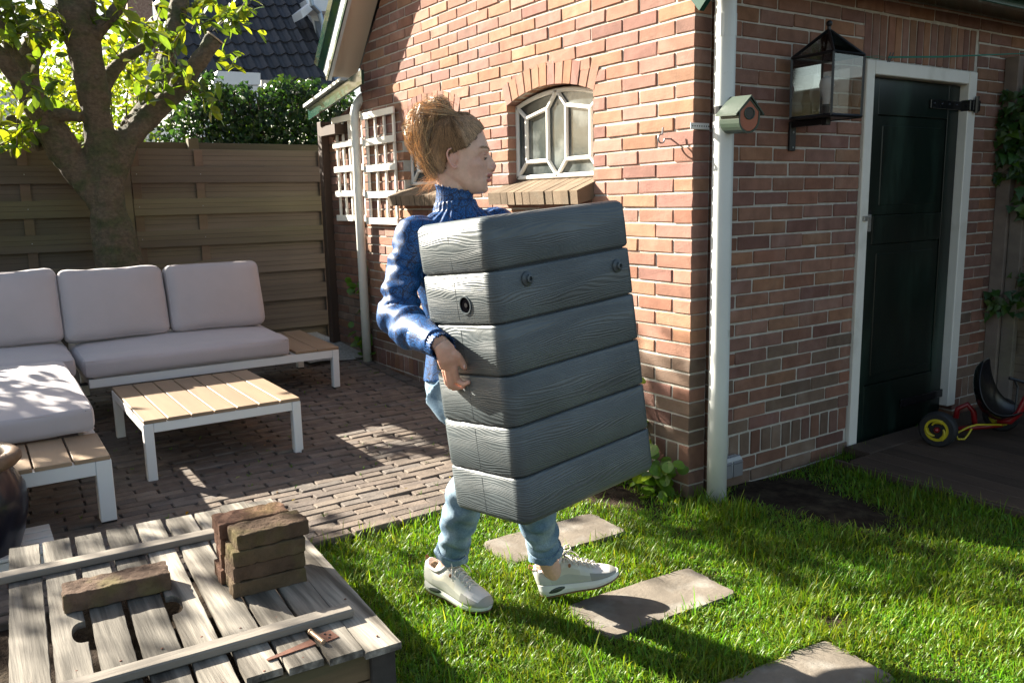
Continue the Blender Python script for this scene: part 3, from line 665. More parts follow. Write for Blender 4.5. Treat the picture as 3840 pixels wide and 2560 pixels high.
# shrub behind the tree (thin, bright)
def shrub(name, label, n, cfun, size, base, yellow, stems, mat=leafM, dark=.6, shape='oval', cat='shrub', group=None):
    t = thing(name, label, cat, group); C_ = np.array([cfun() for _ in range(n)]); D_ = rnd_unit(n); D_[:, 2] += .2
    mb = MB(); leaves(mb, C_, D_, rnd_unit(n)+V(0, 0, .8), rng.uniform(size*.6, size*1.3, n), rng.uniform(size*.35, size*.65, n), leafcols(n, base, dark, yellow), shape); mb.build('foliage', mat, t)
    mb = MB()
    for P, r_ in stems: mb.tube(P, np.linspace(r_, r_*.3, len(P)), 6)
    mb.build('stem', barkM, t); return t
def cl():
    k = rng.integers(0, 14); a = np.random.RandomState(k+5); c = AX(a.uniform(90, 320), a.uniform(100, 300), -7.0); return c+rng.normal(size=3)*V(.3, .16, .17)
st = [([AX(u, 350, -7), AX(u+rng.normal()*14, 230, -7), AX(u+rng.normal()*25, 130, -7)], .012) for u in (120, 160, 190, 215, 260, 290, 310)]
shrub('garden_shrub', 'loose bright yellow green shrub seen through the limbs of the tree', 1900, cl, .075, (1.5, 1.45, .9), .6, st)
# ================================================================== TREE
tr = thing('pollarded_tree', 'thick pollarded tree with sawn limbs and glossy green leaves behind the sofa', 'tree')
def TP(u, v, x=-4.05): return AX(u, v, x)
mb = MB()
def limb(pts, x=-4.05, jit=.04, n=14):
    P = []; r_ = []
    for q in pts:
        u, v, w_ = q[:3]; w_ *= .9; xx = q[3] if len(q) > 3 else x; p = AX(u, v, xx); P.append(p); t_ = np.dot(p-CC, CFW); r_.append(w_/2*SS*t_/CF)
    # refine
    k = len(P); tt = np.linspace(0, k-1, (k-1)*4+1); P = np.array(P)
    Q = np.stack([np.interp(tt, range(k), P[:, i]) for i in range(3)], 1); Q[1:-1] = (Q[:-2]+2*Q[1:-1]+Q[2:])/4; rr = np.interp(tt, range(k), r_)
    Q[:, 0] += 0; mb.tube(Q, rr, n, jit=jit)
limb([(306, 760, 150), (284, 660, 124), (264, 560, 110), (248, 480, 86), (244, 410, 84), (238, 350, 86), (225, 280, 62, -4.0), (212, 200, 78, -3.95), (190, 100, 84, -3.9), (170, 0, 96, -3.85), (160, -60, 90, -3.85)])
limb([(258, 420, 58), (282, 330, 64), (330, 280, 56), (400, 215, 50), (450, 150, 44, -3.95), (494, 88, 42, -3.9)])
limb([(240, 480, 64), (200, 420, 70, -4.08), (150, 350, 80, -4.1), (100, 270, 74, -4.1), (55, 200, 52, -4.05), (10, 140, 42, -3.95), (-40, 80, 38, -3.9)])
limb([(110, 280, 60, -4.15), (60, 190, 50, -4.3), (65, 120, 54, -4.35), (110, 60, 48, -4.4), (150, 20, 40, -4.4)])
limb([(95, 285, 50, -4.1), (130, 262, 34, -4.02), (160, 264, 30, -3.98), (186, 272, 29, -3.95)])
limb([(100, 330, 50, -4.2), (40, 290, 34, -4.3), (22, 265, 24, -4.3)])
limb([(60, 190, 46, -4.1), (15, 90, 30, -4.15), (0, 50, 26, -4.15), (-20, 0, 24, -4.2)])
limb([(300, 300, 56, -4.1), (350, 235, 52, -4.2), (378, 160, 46, -4.3), (398, 80, 44, -4.35), (415, 0, 44, -4.4), (420, -50, 44, -4.4)])
limb([(232, 250, 40, -4.1), (242, 190, 34, -4.2), (275, 140, 32, -4.25), (330, 110, 24, -4.3), (380, 90, 18, -4.3)])
limb([(190, 110, 50, -3.9), (240, 55, 36, -3.8), (275, 10, 32, -3.75), (300, -30, 30, -3.7)])
trunk = mb.build('trunk', barkM, tr); remesh(trunk, .011, 3)
a = meshco(trunk); nn_ = np.empty(len(trunk.data.vertices)*3, np.float32); trunk.data.vertices.foreach_get('normal', nn_); nn_ = nn_.reshape(-1, 3)
setco(trunk, a+nn_*(snoise(a*V(1, 1, .5), 22)*.004+snoise(a, 60)*.0025)[:, None])
mb = MB(); p = AD(494, 88, np.dot(AX(494, 88, -3.9)-CC, CFW)); ax_ = nrm(AX(494, 88, -3.9)-AX(450, 150, -3.95))
mb.tube([p-ax_*.004, p+ax_*.006], [.0665, .064], 22, mi=0); mb.build('sawn_end', cutM, tr)
for (u, v, r_, xx) in ((415, 196, .022, -3.80), (222, 178, .018, -3.84), (95, 240, .02, -3.9)): mb = MB(); mb.ell(AX(u, v, xx), (r_*.6, r_, r_), 14); mb.build('branch_scar', barkM, tr)
# crown: leaf sprays
mb = MB(); tw = MB()
def spray(u, v, x, ru, rv, n, size=.10, yellow=.35, dark=.5, rx=.12):
    t_ = abs(np.dot(AX(u, v, x)-CC, CFW)); k_ = SS*t_/CF
    for q in range(max(1, n//9)):
        c = AX(u+rng.normal()*ru*.6, v+rng.normal()*rv*.6, x+rng.normal()*rx); d = nrm(V(rng.normal()*.4, rng.normal(), rng.normal()*.7+.35)); L_ = .16
        tw.tube([c-d*L_*.8, c, c+d*L_*.7], [.004, .003, .0015], 5)
        m_ = 9; s_t = rng.uniform(-.8, .75, m_); Cn = c+np.outer(s_t*L_, d); Dn = rnd_unit(m_)*.9+d*.8; Dn[:, 2] -= rng.uniform(-.3, .7, m_)
        leaves(mb, Cn, Dn, rnd_unit(m_)*.8+V(.5, -.3, .8), rng.uniform(size*.7, size*1.25, m_), rng.uniform(size*.38, size*.55, m_), leafcols(m_, (1.25, 1.2, 1), dark, yellow+.1), 'oval', .18, .2)
for a_ in ((60, 60, -4.0, 50, 40, 85), (25, 30, -3.9, 25, 40, 60, .12), (110, 55, -3.9, 35, 30, 50), (30, 300, -4.0, 30, 28, 54), (15, 330, -4.0, 20, 20, 36), (160, 215, -4.4, 40, 40, 60), (190, 215, -4.4, 24, 40, 40), (235, 330, -4.3, 16, 40, 40), (210, 385, -4.3, 18, 30, 30),
           (265, 40, -3.6, 22, 14, 14, .14), (300, 60, -3.55, 20, 25, 12, .15, .1), (350, 90, -4.2, 45, 30, 45), (420, 40, -4.4, 60, 26, 72), (500, 40, -4.45, 40, 28, 72), (560, 20, -4.45, 22, 16, 26), (350, 170, -3.7, 26, 24, 26, .11, .15), (380, 200, -3.7, 18, 14, 14, .12, .05),
           (420, 110, -4.2, 40, 30, 32, .11, .3), (520, 130, -4.3, 16, 22, 26), (440, 185, -3.8, 20, 15, 18), (470, 225, -3.8, 26, 18, 22, .11, .1), (300, 185, -3.8, 14, 20, 10, .1, .1), (260, 100, -4.2, 20, 24, 22), (230, 30, -3.8, 15, 22, 22, .12, .15), (95, 195, -3.8, 18, 24, 30, .1, .1)):
    spray(*a_)
# leaf clusters added out of view to shade lawn, chaise and planks
for c0 in [V(-4.3+rng.normal()*.15, -2.58+rng.uniform(-.24, .26), 2.98+rng.normal()*.12) for _ in range(26)]+[V(-4.3+rng.normal()*.1, -2.42+rng.uniform(-.12, .10), 2.85+rng.normal()*.1) for _ in range(12)]+[V(-4.3+rng.normal()*.3, -4.4+rng.normal()*.55, 2.7+rng.normal()*.4) for _ in range(30)]:
    m_ = 14; leaves(mb, c0+rng.normal(size=(m_, 3))*.13, rnd_unit(m_), rnd_unit(m_)+V(0, 0, 1), rng.uniform(.08, .13, m_), rng.uniform(.04, .06, m_), leafcols(m_, (1, 1, 1), .5, .3), 'oval')
crown = mb.build('crown', leafM, tr); tag(tw.build('twigs', barkM, tr), kind='stuff')
# unseen shrub added left of the frame to shade chaise and lid
def ch(): return V(rng.uniform(-4.35, -3.9), rng.uniform(-5.0, -3.35), rng.uniform(.2, 2.25))
shrub('unseen_shade_shrub', 'glossy laurel shrub added out of view at the left to shade the sofa', 2600, ch, .11, (1, 1, 1), .2, [([(-4.1, y, 0), (-4.1, y, 1.), (-4.1, y+.1, 2.)], .02) for y in np.linspace(-4.8, -3.45, 7)])
# ================================================================== BACKGROUND HOUSES
HX = -14.
bhs = thing('neighbour_house', 'neighbouring house with a dark pantile roof, brown brick gable and white boarded dormer', 'house')
def HP(u, v, x=HX): return AX(u, v, x)
# roof grid: wavy pantiles
A, B, C2, D2 = HP(330, -40, -15.2), HP(700, -40, -15.2), HP(785, 200, -13.6), HP(380, 200, -13.6)
eU = nrm(B-A); LU = 9.; eV = nrm((D2-A)-eU*np.dot(D2-A, eU)); LV = np.linalg.norm(((D2-A)-eU*np.dot(D2-A, eU)))*1.25; eN = nrm(np.cross(eU, eV)); eN = eN*np.sign(eN[0])
mb = MB(); tw_, th_ = .235, .33; O = A-eU*1.0
def inroof(P):   # clip between left brick gable and right flashing
    return True
nc = int(7.2/tw_); nr = int(LV/th_)+1
for r_i in range(-2, nr):
    for c_i in range(nc):
        vs = []; sh = tuple(np.array([1, 1, 1.05])*random.uniform(.75, 1.25)); t0 = r_i*th_
        for b in range(2):
            for a_ in range(7):
                s_a = a_/6; wv = .028*math.cos(s_a*2*math.pi)+.012*math.cos(s_a*4*math.pi); off = wv+(.03 if b == 1 else 0)
                vs.append(O+eU*(c_i*tw_+s_a*tw_)+eV*(t0+b*th_*1.03)+eN*off)
        vs += [v-eN*.03 for v in vs[7:14]]
        F = [(i, i+1, i+8, i+7) for i in range(6)]+[(i+7, i+8, i+15, i+14) for i in range(6)]; mb.add(vs, F, 0, sh)
# clip on the right along the flashing line
FA, FB = HP(692, -30, -15.1), HP(768, 190, -13.7)
gn = nrm(np.cross(FB-FA, eN)); 
if np.dot(gn, O-FA) > 0: gn = -gn
roofv = np.vstack(mb.v); ok = ((roofv-FA)@gn) < .05
LA, LB = HP(345, -20, -15.1), HP(420, 185, -13.8); gl = nrm(np.cross(LB-LA, eN)); gl = gl if np.dot(gl, O-LA) > 0 else -gl
ok &= ((roofv-LA)@gl) < 0.05
keep = [i for i, f in enumerate(mb.f) if all(ok[j] for j in f)]
mb.f = [mb.f[i] for i in keep]; mb.m = [mb.m[i] for i in keep]; mb.c = [mb.c[i] for i in keep]
mb.build('tiled_roof', tileM, bhs)
mb = MB(); mb.prism([HP(347, -40, -15.25), HP(692, -40, -15.25), HP(768, 200, -13.85), HP(418, 200, -13.85)], (-.3, 0, -.1)); mb.build('roof_deck', blackM, bhs)
mb = MB(); mb.prism([HP(290, -60, -14.6), HP(345, -60, -14.6), HP(352, 40, -14.6), HP(372, 120, -14.6), HP(385, 260, -14.6), HP(318, 260, -14.6), HP(297, 120, -14.6)], (-.6, 0, 0))
bkM = pmat('far_brick', (.26, .16, .125), .9, .2, 30, col2=(.34, .24, .19), c2scale=25)
mb.build('brick_gable', bkM, bhs)
mb = MB(); mb.prism([HP(322, 90, -14.5), HP(352, 82, -14.5), HP(358, 330, -14.5), HP(330, 330, -14.5)], (-.2, 0, 0)); mb.build('gable_window', pmat('pale_blue_trim', (.5, .55, .6), .5), bhs)
fl = MB(); fl.prism([HP(690, -30, -15), HP(703, -30, -15), HP(782, 200, -13.6), HP(766, 200, -13.6)], eN*.12); fl.build('zinc_flashing', zincM, bhs)
sdM = pmat('white_siding', (.66, .70, .75), .5, .04, 3)
dm = MB()
dm.prism([HP(703, 0, -14.4), HP(752, -30, -14.4), HP(760, 200, -14.2), HP(782, 200, -14.2)], (-.5, 0, 0))
for k in range(16): v = 34+k*11; dm.prism([HP(744, v, -14.2), HP(800, v-1, -14.2), HP(800, v+10.4, -14.2), HP(744, v+10.4, -14.2)], (-.1-.003*(k % 2), 0, 0))
dm.build('dormer', sdM, bhs)
dm = MB(); dm.prism([HP(690, 25, -13.9), HP(722, 0, -13.9), HP(800, -2, -13.9), HP(800, 26, -13.9), HP(734, 26, -13.9), HP(722, 20, -13.9), HP(696, 42, -13.9)], (-.5, 0, 0)); dm.build('dormer_fascia', sdM, bhs)
dm = MB(); dm.tube([HP(712, -10, -13.7), HP(716, 12, -13.7), HP(734, 30, -13.8), HP(742, 60, -13.8), HP(745, 150, -13.7), HP(755, 175, -13.6), HP(764, 200, -13.6)], .05, 10); dm.build('zinc_downpipe', zincM, bhs)
mb = MB(); mb.prism([HP(500, 163, -9), HP(598, 168, -9), HP(598, 195, -9), HP(488, 195, -9)], (-.3, 0, 0)); mb.prism([HP(488, 197, -9.02), HP(600, 197, -9.02), HP(600, 330, -9.02), HP(430, 340, -9.02)], (-.3, 0, 0))
tag(mb.build('white_outbuilding', sdM), 'low white boarded outbuilding half hidden behind the ivy hedge', 'outbuilding')
mb = MB(); mb.prism([HP(600, 184, -9.4), HP(690, 186, -9.4), HP(690, 215, -9.4), HP(600, 215, -9.4)], (-.3, 0, 0)); tag(mb.build('pale_lintel_wall', pmat('pale_stone', (.42, .40, .36), .8)), 'short pale stone wall top above the hedge below the dark roof', 'wall')
nb = thing('white_house', 'white rendered house far behind the fence at the left edge', 'house')
mb = MB(); mb.prism([HP(-60, 195, -16), HP(40, 215, -16), HP(40, 420, -16), HP(-60, 420, -16)], (-3, 0, 0)); wr = pmat('white_render', (.6, .63, .68), .8); mb.build('wall', wr, nb); mb = MB(); mb.prism([HP(330, 295, -10), HP(500, 290, -10), HP(500, 380, -10), HP(330, 380, -10)], (-.5, 0, 0)); mb.build('garden_wall', wr, nb)
mb = MB()
for k in range(7): mb.prism([HP(342+k*24, 294, -9.95), HP(343+k*24, 294, -9.95), HP(343+k*24, 350, -9.95), HP(342+k*24, 350, -9.95)], (-.02, 0, 0))
mb.build('board_joints', blackM, nb)
rl = thing('balcony_railing', 'small black metal railing above the fence left of the tree trunk', 'railing')
mb = MB()
for k in range(6): mb.tube([HP(62+k*11, 285, -8), HP(66+k*11, 322, -8)], .012, 6)
mb.tube([HP(55, 322, -8), HP(135, 322, -8)], .014, 6); mb.tube([HP(55, 285, -8), HP(125, 292, -8)], .014, 6); mb.build('rails', blackM, rl)
mb = MB(); mb.prism([HP(-20, 295, -8.3), HP(52, 295, -8.3), HP(60, 345, -8.3), HP(-20, 345, -8.3)], (-.5, 0, 0)); tag(mb.build('dark_shed_roof', tileM), 'small dark low roof just above the fence at the left edge', 'shed roof')
mb = MB(); mb.prism([HP(-80, 60, -24), HP(170, 70, -24), HP(200, 330, -24), HP(-80, 330, -24)], (-1, 0, 0))
bt = MB()
def cb(): 
    a = AX(rng.uniform(-30, 330), rng.uniform(150, 330), -9.5); return a+rng.normal(size=3)*V(.3, .1, .1)
shrub('garden_shrub', 'taller sparse green bush behind the thin shrub, rising over the left fence', 1500, cb, .085, (1.2, 1.2, .8), .5, [([AX(u, 350, -9.5), AX(u+8, 250, -9.5), AX(u+3, 170, -9.5)], .015) for u in (40, 100, 150, 210, 255, 300)])
# ================================================================== TERRACE FURNITURE
def rounded(mb, lo, hi, r, bulge=(0, 0, 0), n=14, mi=0, col=None, fr=None, wob=0.):
    lo = np.asarray(lo, float); hi = np.asarray(hi, float); c = (lo+hi)/2; h = (hi-lo)/2; g = []
    t = np.linspace(-1, 1, n); t = np.sign(t)*np.abs(t)**.75
    for ax in range(3):
        b, d = (ax+1) % 3, (ax+2) % 3
        for sg in (-1, 1):
            vs = []
            for i in range(n):
                for j in range(n):
                    p = np.zeros(3); p[ax] = sg; p[b] = t[i]; p[d] = t[j]; q = np.clip(p*h, -(h-r), h-r); dd = p*h-q; l = np.linalg.norm(dd)
                    q = q+(dd/l*r if l > 1e-9 else 0)
                    e = (1-abs(p[0])**3)*(1-abs(p[1])**3)*(1-abs(p[2])**3)
                    for k in range(3):
                        m_, n_ = (k+1) % 3, (k+2) % 3
                        q[k] += bulge[k]*(q[k]/h[k])*(1-p[m_]**2)*(1-p[n_]**2)
                    vs.append(q)
            vs = np.array(vs)+c
            if wob: vs = vs+snoise(vs, 14, 6)[:, None]*wob*V(.6, .6, 1)+snoise(vs*V(1, 1, .5), 42, 6)[:, None]*wob*.28
            if fr is not None: vs = vs@fr[0].T+fr[1]
            F = [(i*n+j, (i+1)*n+j, (i+1)*n+j+1, i*n+j+1) for i in range(n-1) for j in range(n-1)]
            if sg < 0: F = [f[::-1] for f in F]
            mb.add(vs, F, mi, col)
def cushion(name, lo, hi, parent, label=None, fr=None, r=.035, bulge=(.012, .012, .02), pipe_axis=2, wob=.0022):
    mb = MB(); rounded(mb, lo, hi, r, bulge, 16, fr=fr, wob=wob)
    o = mb.build(name, fabM, parent, smooth=True)
    if label: o['label'] = label
    lo0 = np.array(lo, float); hi0 = np.array(hi, float); lo = lo0.copy(); hi = hi0.copy(); a, b = [k for k in range(3) if k != pipe_axis]
    pm = MB()
    for e in (.14, .86):
        z = lo[pipe_axis]+(hi[pipe_axis]-lo[pipe_axis])*e; P = []; rr = r; d_ = (hi[pipe_axis]-lo[pipe_axis])*.14; q_ = r-math.sqrt(max(0, r*r-(r-min(d_, r))**2))+.0004
        lo = lo0+q_; hi = hi0-q_; lo[pipe_axis], hi[pipe_axis] = lo0[pipe_axis], hi0[pipe_axis]; rr = r-q_*.5
        for cx_, cy_, a0 in ((hi[a]-rr, hi[b]-rr, 0), (lo[a]+rr, hi[b]-rr, 90), (lo[a]+rr, lo[b]+rr, 180), (hi[a]-rr, lo[b]+rr, 270)):
            for q in range(5): an = R(a0+q*22.5); p = np.zeros(3); p[a] = cx_+rr*math.cos(an); p[b] = cy_+rr*math.sin(an); p[pipe_axis] = z; P.append(p)
        P.append(P[0]); P = np.array(P)
        if fr is not None: P = P@fr[0].T+fr[1]
        pm.tube(P, .0026, 6)
    pm.build('piping', fabM, o, smooth=True)
    return o
TL = Matrix.Rotation(math.atan(.035), 4, 'Y')
def furn(name, label, cat, x, y_, group=None):
    t = thing(name, label, cat, group); t.matrix_world = Matrix.Translation((x, y_, gz(x))) @ TL; return t
def leg(t, x, y_, w_, h, mat=whiteM):
    mb = MB(); mb.bbox((x-w_/2, y_-w_/2, -.008), (x+w_/2, y_+w_/2, h), .003, mi=0); mb.box((x-w_/2+.002, y_-w_/2+.002, -.014), (x+w_/2-.002, y_+w_/2-.002, -.007), mi=1); return mb.build('leg', [mat, rubberM], t)
# coffee table
TL0 = TL; TL = Matrix.Rotation(0, 4, 'Y')
ct = furn('coffee_table', 'low coffee table with slatted teak top and white frame before the sofa', 'table', -2.035, -1.50); ct.location.z = .032
TL = TL0
ht = .290; X0, X1, Y0, Y1 = -.445, .455, -.395, .352
for sx in (X0+.022, X1-.022):
    for sy in (Y0+.022, Y1-.022): leg(ct, sx, sy, .044, ht-.018)
mb = MB()
for lo, hi in (((X0+.045, Y0+.002, ht-.062), (X1-.045, Y0+.03, ht-.018)), ((X0+.045, Y1-.03, ht-.062), (X1-.045, Y1-.002, ht-.018)), ((X0+.002, Y0+.045, ht-.062), (X0+.03, Y1-.045, ht-.018)), ((X1-.03, Y0+.045, ht-.062), (X1-.002, Y1-.045, ht-.018))): mb.bbox(lo, hi, .002)
mb.build('frame', whiteM, ct)
for i in range(7):
    w_ = (Y1-Y0)/7; mb = MB(); mb.bbox((X0, Y0+i*w_+.0035, ht-.017), (X1, Y0+(i+1)*w_-.0035, ht), .002, col=tuple(np.array([1, 1, 1])*random.uniform(.9, 1.1))); mb.build('plank', woodT, ct)
# sofa (right part): frame x -3.40..-2.64, y -2.0 .. -.5
sf = furn('lounge_sofa', 'long grey cushioned lounge sofa with a teak end table, against the fence', 'sofa', -3.02, -1.2)
hs = .262; sx0, sx1, sy0, sy1 = -.37, .355, -.78, .70
for a_, b_ in ((sx1-.022, sy1-.022), (sx0+.022, sy1-.022), (sx0+.022, sy0+.05)): leg(sf, a_, b_, .044, hs-.018)
mb = MB()
for lo, hi in (((sx1-.04, sy0, hs-.068), (sx1-.002, sy1-.045, hs-.018)), ((sx0+.002, sy0, hs-.068), (sx0+.04, sy1-.045, hs-.018)), ((sx0+.045, sy1-.04, hs-.068), (sx1-.045, sy1-.002, hs-.018)), ((sx0+.045, sy0, hs-.068), (sx1-.045, sy0+.04, hs-.018))): mb.bbox(lo, hi, .002)
for k in range(6): mb.bbox((sx0+.04, sy0+.1+k*.2, hs-.04), (sx1-.04, sy0+.16+k*.2, hs-.018), .002)
mb.build('frame', whiteM, sf)
for k in range(2):
    mb = MB(); mb.bbox((sx0, sy1-.29+k*.147, hs-.017), (sx1, sy1-.29+(k+1)*.147-.004, hs), .002); mb.build('end_table_plank', woodT, sf)
mb = MB(); mb.bbox((sx1-.10, sy0-.05, hs-.06), (sx1-.06, sy0+.0, hs-.05), .002); mb.build('connector', blackM, sf)
cushion('seat_cushion', (-.36, -.80, hs-.016), (.375, .375, hs+.105), sf)
def backc(parent, y0_, y1_, name='back_cushion', xb=-.30, hgt=.44, z0=.36, tilt=-16, rx=0):
    a = R(tilt); rot = np.array([[math.cos(a), 0, math.sin(a)], [0, 1, 0], [-math.sin(a), 0, math.cos(a)]])
    ri = np.array([[1, 0, 0], [0, math.cos(R(rx)), -math.sin(R(rx))], [0, math.sin(R(rx)), math.cos(R(rx))]])
    return cushion(name, (0, y0_, 0), (.13, y1_, hgt), parent, fr=(ri@rot, V(xb, 0, z0)), r=.05, bulge=(.035, -.003, -.004), pipe_axis=0, wob=.0035)
backc(sf, -.236, .368, xb=-.17); backc(sf, -.84, -.240, xb=-.17)
# chaise (left part)
ch_ = furn('lounge_sofa', 'deep lounge sofa section with sun patches and a slatted teak end, beside the pot', 'sofa', -2.1, -2.6)
mb = MB(); cx0, cx1, cy0, cy1 = -1.25, .965, -.6, .505
hs2 = .268
leg(ch_, cx1-.03, cy1-.03, .06, hs2-.018); leg(ch_, cx1-.03, cy0+.03, .06, hs2-.018); leg(ch_, cx0+.03, cy0+.03, .06, hs2-.018)
for lo, hi in (((cx1-.05, cy0+.06, hs2-.075), (cx1-.002, cy1-.06, hs2-.018)), ((cx0, cy1-.05, hs2-.075), (cx1-.06, cy1-.002, hs2-.018)), ((cx0, cy0, hs2-.075), (cx1-.06, cy0+.05, hs2-.018))): mb.bbox(lo, hi, .002)
mb.build('frame', whiteM, ch_)
for i in range(8):
    w_ = .137; y = cy1-(i+1)*w_; mb = MB(); mb.bbox((cx1-.36, y+.004, hs2-.017), (cx1, y+w_-.004, hs2), .002, col=tuple(np.array([1, 1, 1])*random.uniform(.85, 1.1))); mb.build('plank', woodT2, ch_)
cushion('seat_cushion', (-.52, -.62, hs2+.002), (.625, .50, hs2+.125), ch_, label='deep chaise cushion with patches of sunlight')
cushion('corner_cushion', (-1.24, -.62, hs2-.0), (-.53, .56, hs2+.118), ch_)
backc(ch_, -.06, .565, xb=-1.09, z0=.375); backc(ch_, -.66, -.07, xb=-1.09, z0=.375)
# pot
pt_ = thing('plant_pot', 'dark blue glazed garden pot with a brown rim at the left edge', 'plant pot')
PC0 = V(-.963, -2.593, gz(-.9, -2.6))
glz = pmat('dark_blue_glaze', (.008, .010, .022), .28, .5, 8, .4, 20, stretch=(1, 1, .25), col2=(.06, .04, .025), c2scale=8, c2lo=.58, c2hi=.8, coat=.15)
mb = MB(); mb.lathe(PC0, [(.0, 0), (.125, .0), (.135, .02), (.17, .12), (.192, .22), (.188, .29), (.155, .355), (.145, .375)], 48); mb.build('body', glz, pt_, smooth=True)
mb = MB(); mb.lathe(PC0, [(.145, .37), (.172, .375), (.188, .392), (.186, .412), (.168, .425), (.142, .422), (.132, .40), (.132, .34)], 48); mb.build('rim', pmat('brown_clay_rim', (.13, .075, .04), .55, .35, 9, .3, 30, col2=(.19, .13, .08), c2scale=7), pt_, smooth=True)
mb = MB(); mb.tube([PC0+V(0, 0, .33), PC0+V(0, 0, .37)], .134, 30, jit=.01)
for k in range(3): a = rng.uniform(0, 6.28); q = PC0+V(.09*math.cos(a), .09*math.sin(a), .365); mb.tube([q, q+V(rng.normal()*.02, rng.normal()*.02, .08), q+V(rng.normal()*.04, rng.normal()*.05, .14)], [.0025, .002, .001], 5)
mb.build('soil', soilM, pt_)
# white crate
cr = thing('wooden_crate', 'low white painted slatted crate on the paving between the pot and the old wooden lid', 'crate')
mb = MB(); cz = gz(-1., -2.5)
for i in range(4): mb.bbox((-1.10+i*.075, -2.8, cz+.055), (-1.038+i*.075, -2.34, cz+.067), .002)
mb.build('top_slats', whiteP, cr); mb = MB(); mb.bbox((-1.09, -2.36, cz), (-.82, -2.348, cz+.054), .002); mb.bbox((-1.09, -2.79, cz), (-.82, -2.778, cz+.054), .002); mb.bbox((-.832, -2.77, cz+.01), (-.82, -2.37, cz+.05), .002); mb.build('side_boards', whiteP, cr)
# ================================================================== OLD WOODEN LID ON A SANDBOX
lid = thing('wooden_sandbox', 'weathered grey plank box with a rusty hinge and hand holes in the lid', 'sandbox')
TH = .25; ca, sa = math.cos(R(-3)), math.sin(R(-3)); LO = V(.755, -1.734, 0)   # near right corner
lfr = (np.stack([V(ca, sa, 0), V(-sa, ca, 0), V(0, 0, 1)], axis=1), LO)      # local: -x along the planks, -y to the left
pw = .0915; y = 0.; endr = [.0, .012, .025, -.04, .02, -.03, .035, .01, .02, .0, .03]
bos = []; PN = 9
for i in range(PN):
    wd_ = pw*(1.04 if i == 0 else .96); gap = .004+(.006 if i in (4, 6, 7) else 0); yb, ya = y-gap, y-wd_
    x1_ = -.0-abs(endr[i])*1.; x0_ = -1.185+rng.uniform(-.012, .02); th_ = .018; hz = rng.uniform(-.0025, .0025)
    c = tuple(np.array([1, 1, 1])*(random.uniform(.9, 1.2) if i < 5 else random.uniform(.45, .65)))  # left-hand planks tinted darker, painting in the shade of bushes
    mb = MB(); n = 24
    out = []
    hole = {4: ('L', -.505), 7: ('R', -.475)}.get(i)
    xsn = np.linspace(x0_, x1_, 40)
    up_ = [(x, yb-.0012*abs(math.sin(x*31+i))) for x in xsn]; dn_ = [(x, ya+.0012*abs(math.sin(x*27+i))) for x in xsn[::-1]]
    if hole:
        hx = hole[1]; arcp = [(hx+.06*math.cos(a), 1-math.sin(a)**.7 if math.sin(a) > 0 else 1) for a in np.linspace(math.pi, 0, 14)]
        if hole[0] == 'L':   # notch in the -y edge
            keep_ = [p for p in dn_ if abs(p[0]-hx) > .062]; notch = [(hx+.06*math.cos(a), ya+.034*math.sin(a)**.6) for a in np.linspace(0, math.pi, 14)]
            dn_ = [p for p in keep_ if p[0] > hx]+notch+[p for p in keep_ if p[0] < hx]
        else:
            keep_ = [p for p in up_ if abs(p[0]-hx) > .062]; notch = [(hx+.06*math.cos(a), yb-.034*math.sin(a)**.6) for a in np.linspace(math.pi, 0, 14)]
            up_ = [p for p in keep_ if p[0] < hx]+notch+[p for p in keep_ if p[0] > hx]
    poly = up_+dn_
    bot = [lfr[0]@V(a, b, TH-th_+hz)+LO for a, b in poly]
    mb.prism(bot, (0, 0, th_-.0015), col=c)
    cyy = (ya+yb)/2; ins = [lfr[0]@V(a*.9985, cyy+(b-cyy)*.965, TH-.0015+hz)+LO for a, b in poly]; mb.prism(ins, (0, 0, .0015), col=c)
    bos.append(mb.build('plank', oldW, lid)); y -= pw
W_ = y
oldW2 = pmat('grey_weathered_batten', (.22, .195, .165), .85, .3, 6, .9, 45, stretch=(1, .1, 1), tint=True, col2=(.34, .31, .27), c2scale=5, bdist=.004, spec=.2)
mb = MB(); mb.bbox((-.945, W_-.12, TH+.001), (-.895, -.235, TH+.022), .003, fr=lfr); mb.build('batten', oldW2, lid)
mb = MB(); rb = R(0.5); cb_, sb_ = math.cos(rb), math.sin(rb); bf = (lfr[0]@np.array([[cb_, -sb_, 0], [sb_, cb_, 0], [0, 0, 1]]), lfr[0]@V(-.195, -.06, 0)+LO)
mb.bbox((-.022, W_-.1, TH+.001), (.024, .0, TH+.024), .004, fr=bf); mb.build('batten', oldW2, lid)
# nail heads
for i in range(PN):
    for x in (-.98, -.28, -.05): mb = MB(); mb.ell(lfr[0]@V(x+rng.normal()*.004, -i*pw-.045, TH+.0005)+LO, (.0035, .0035, .0015), 8); mb.build('nail', rustM, lid)
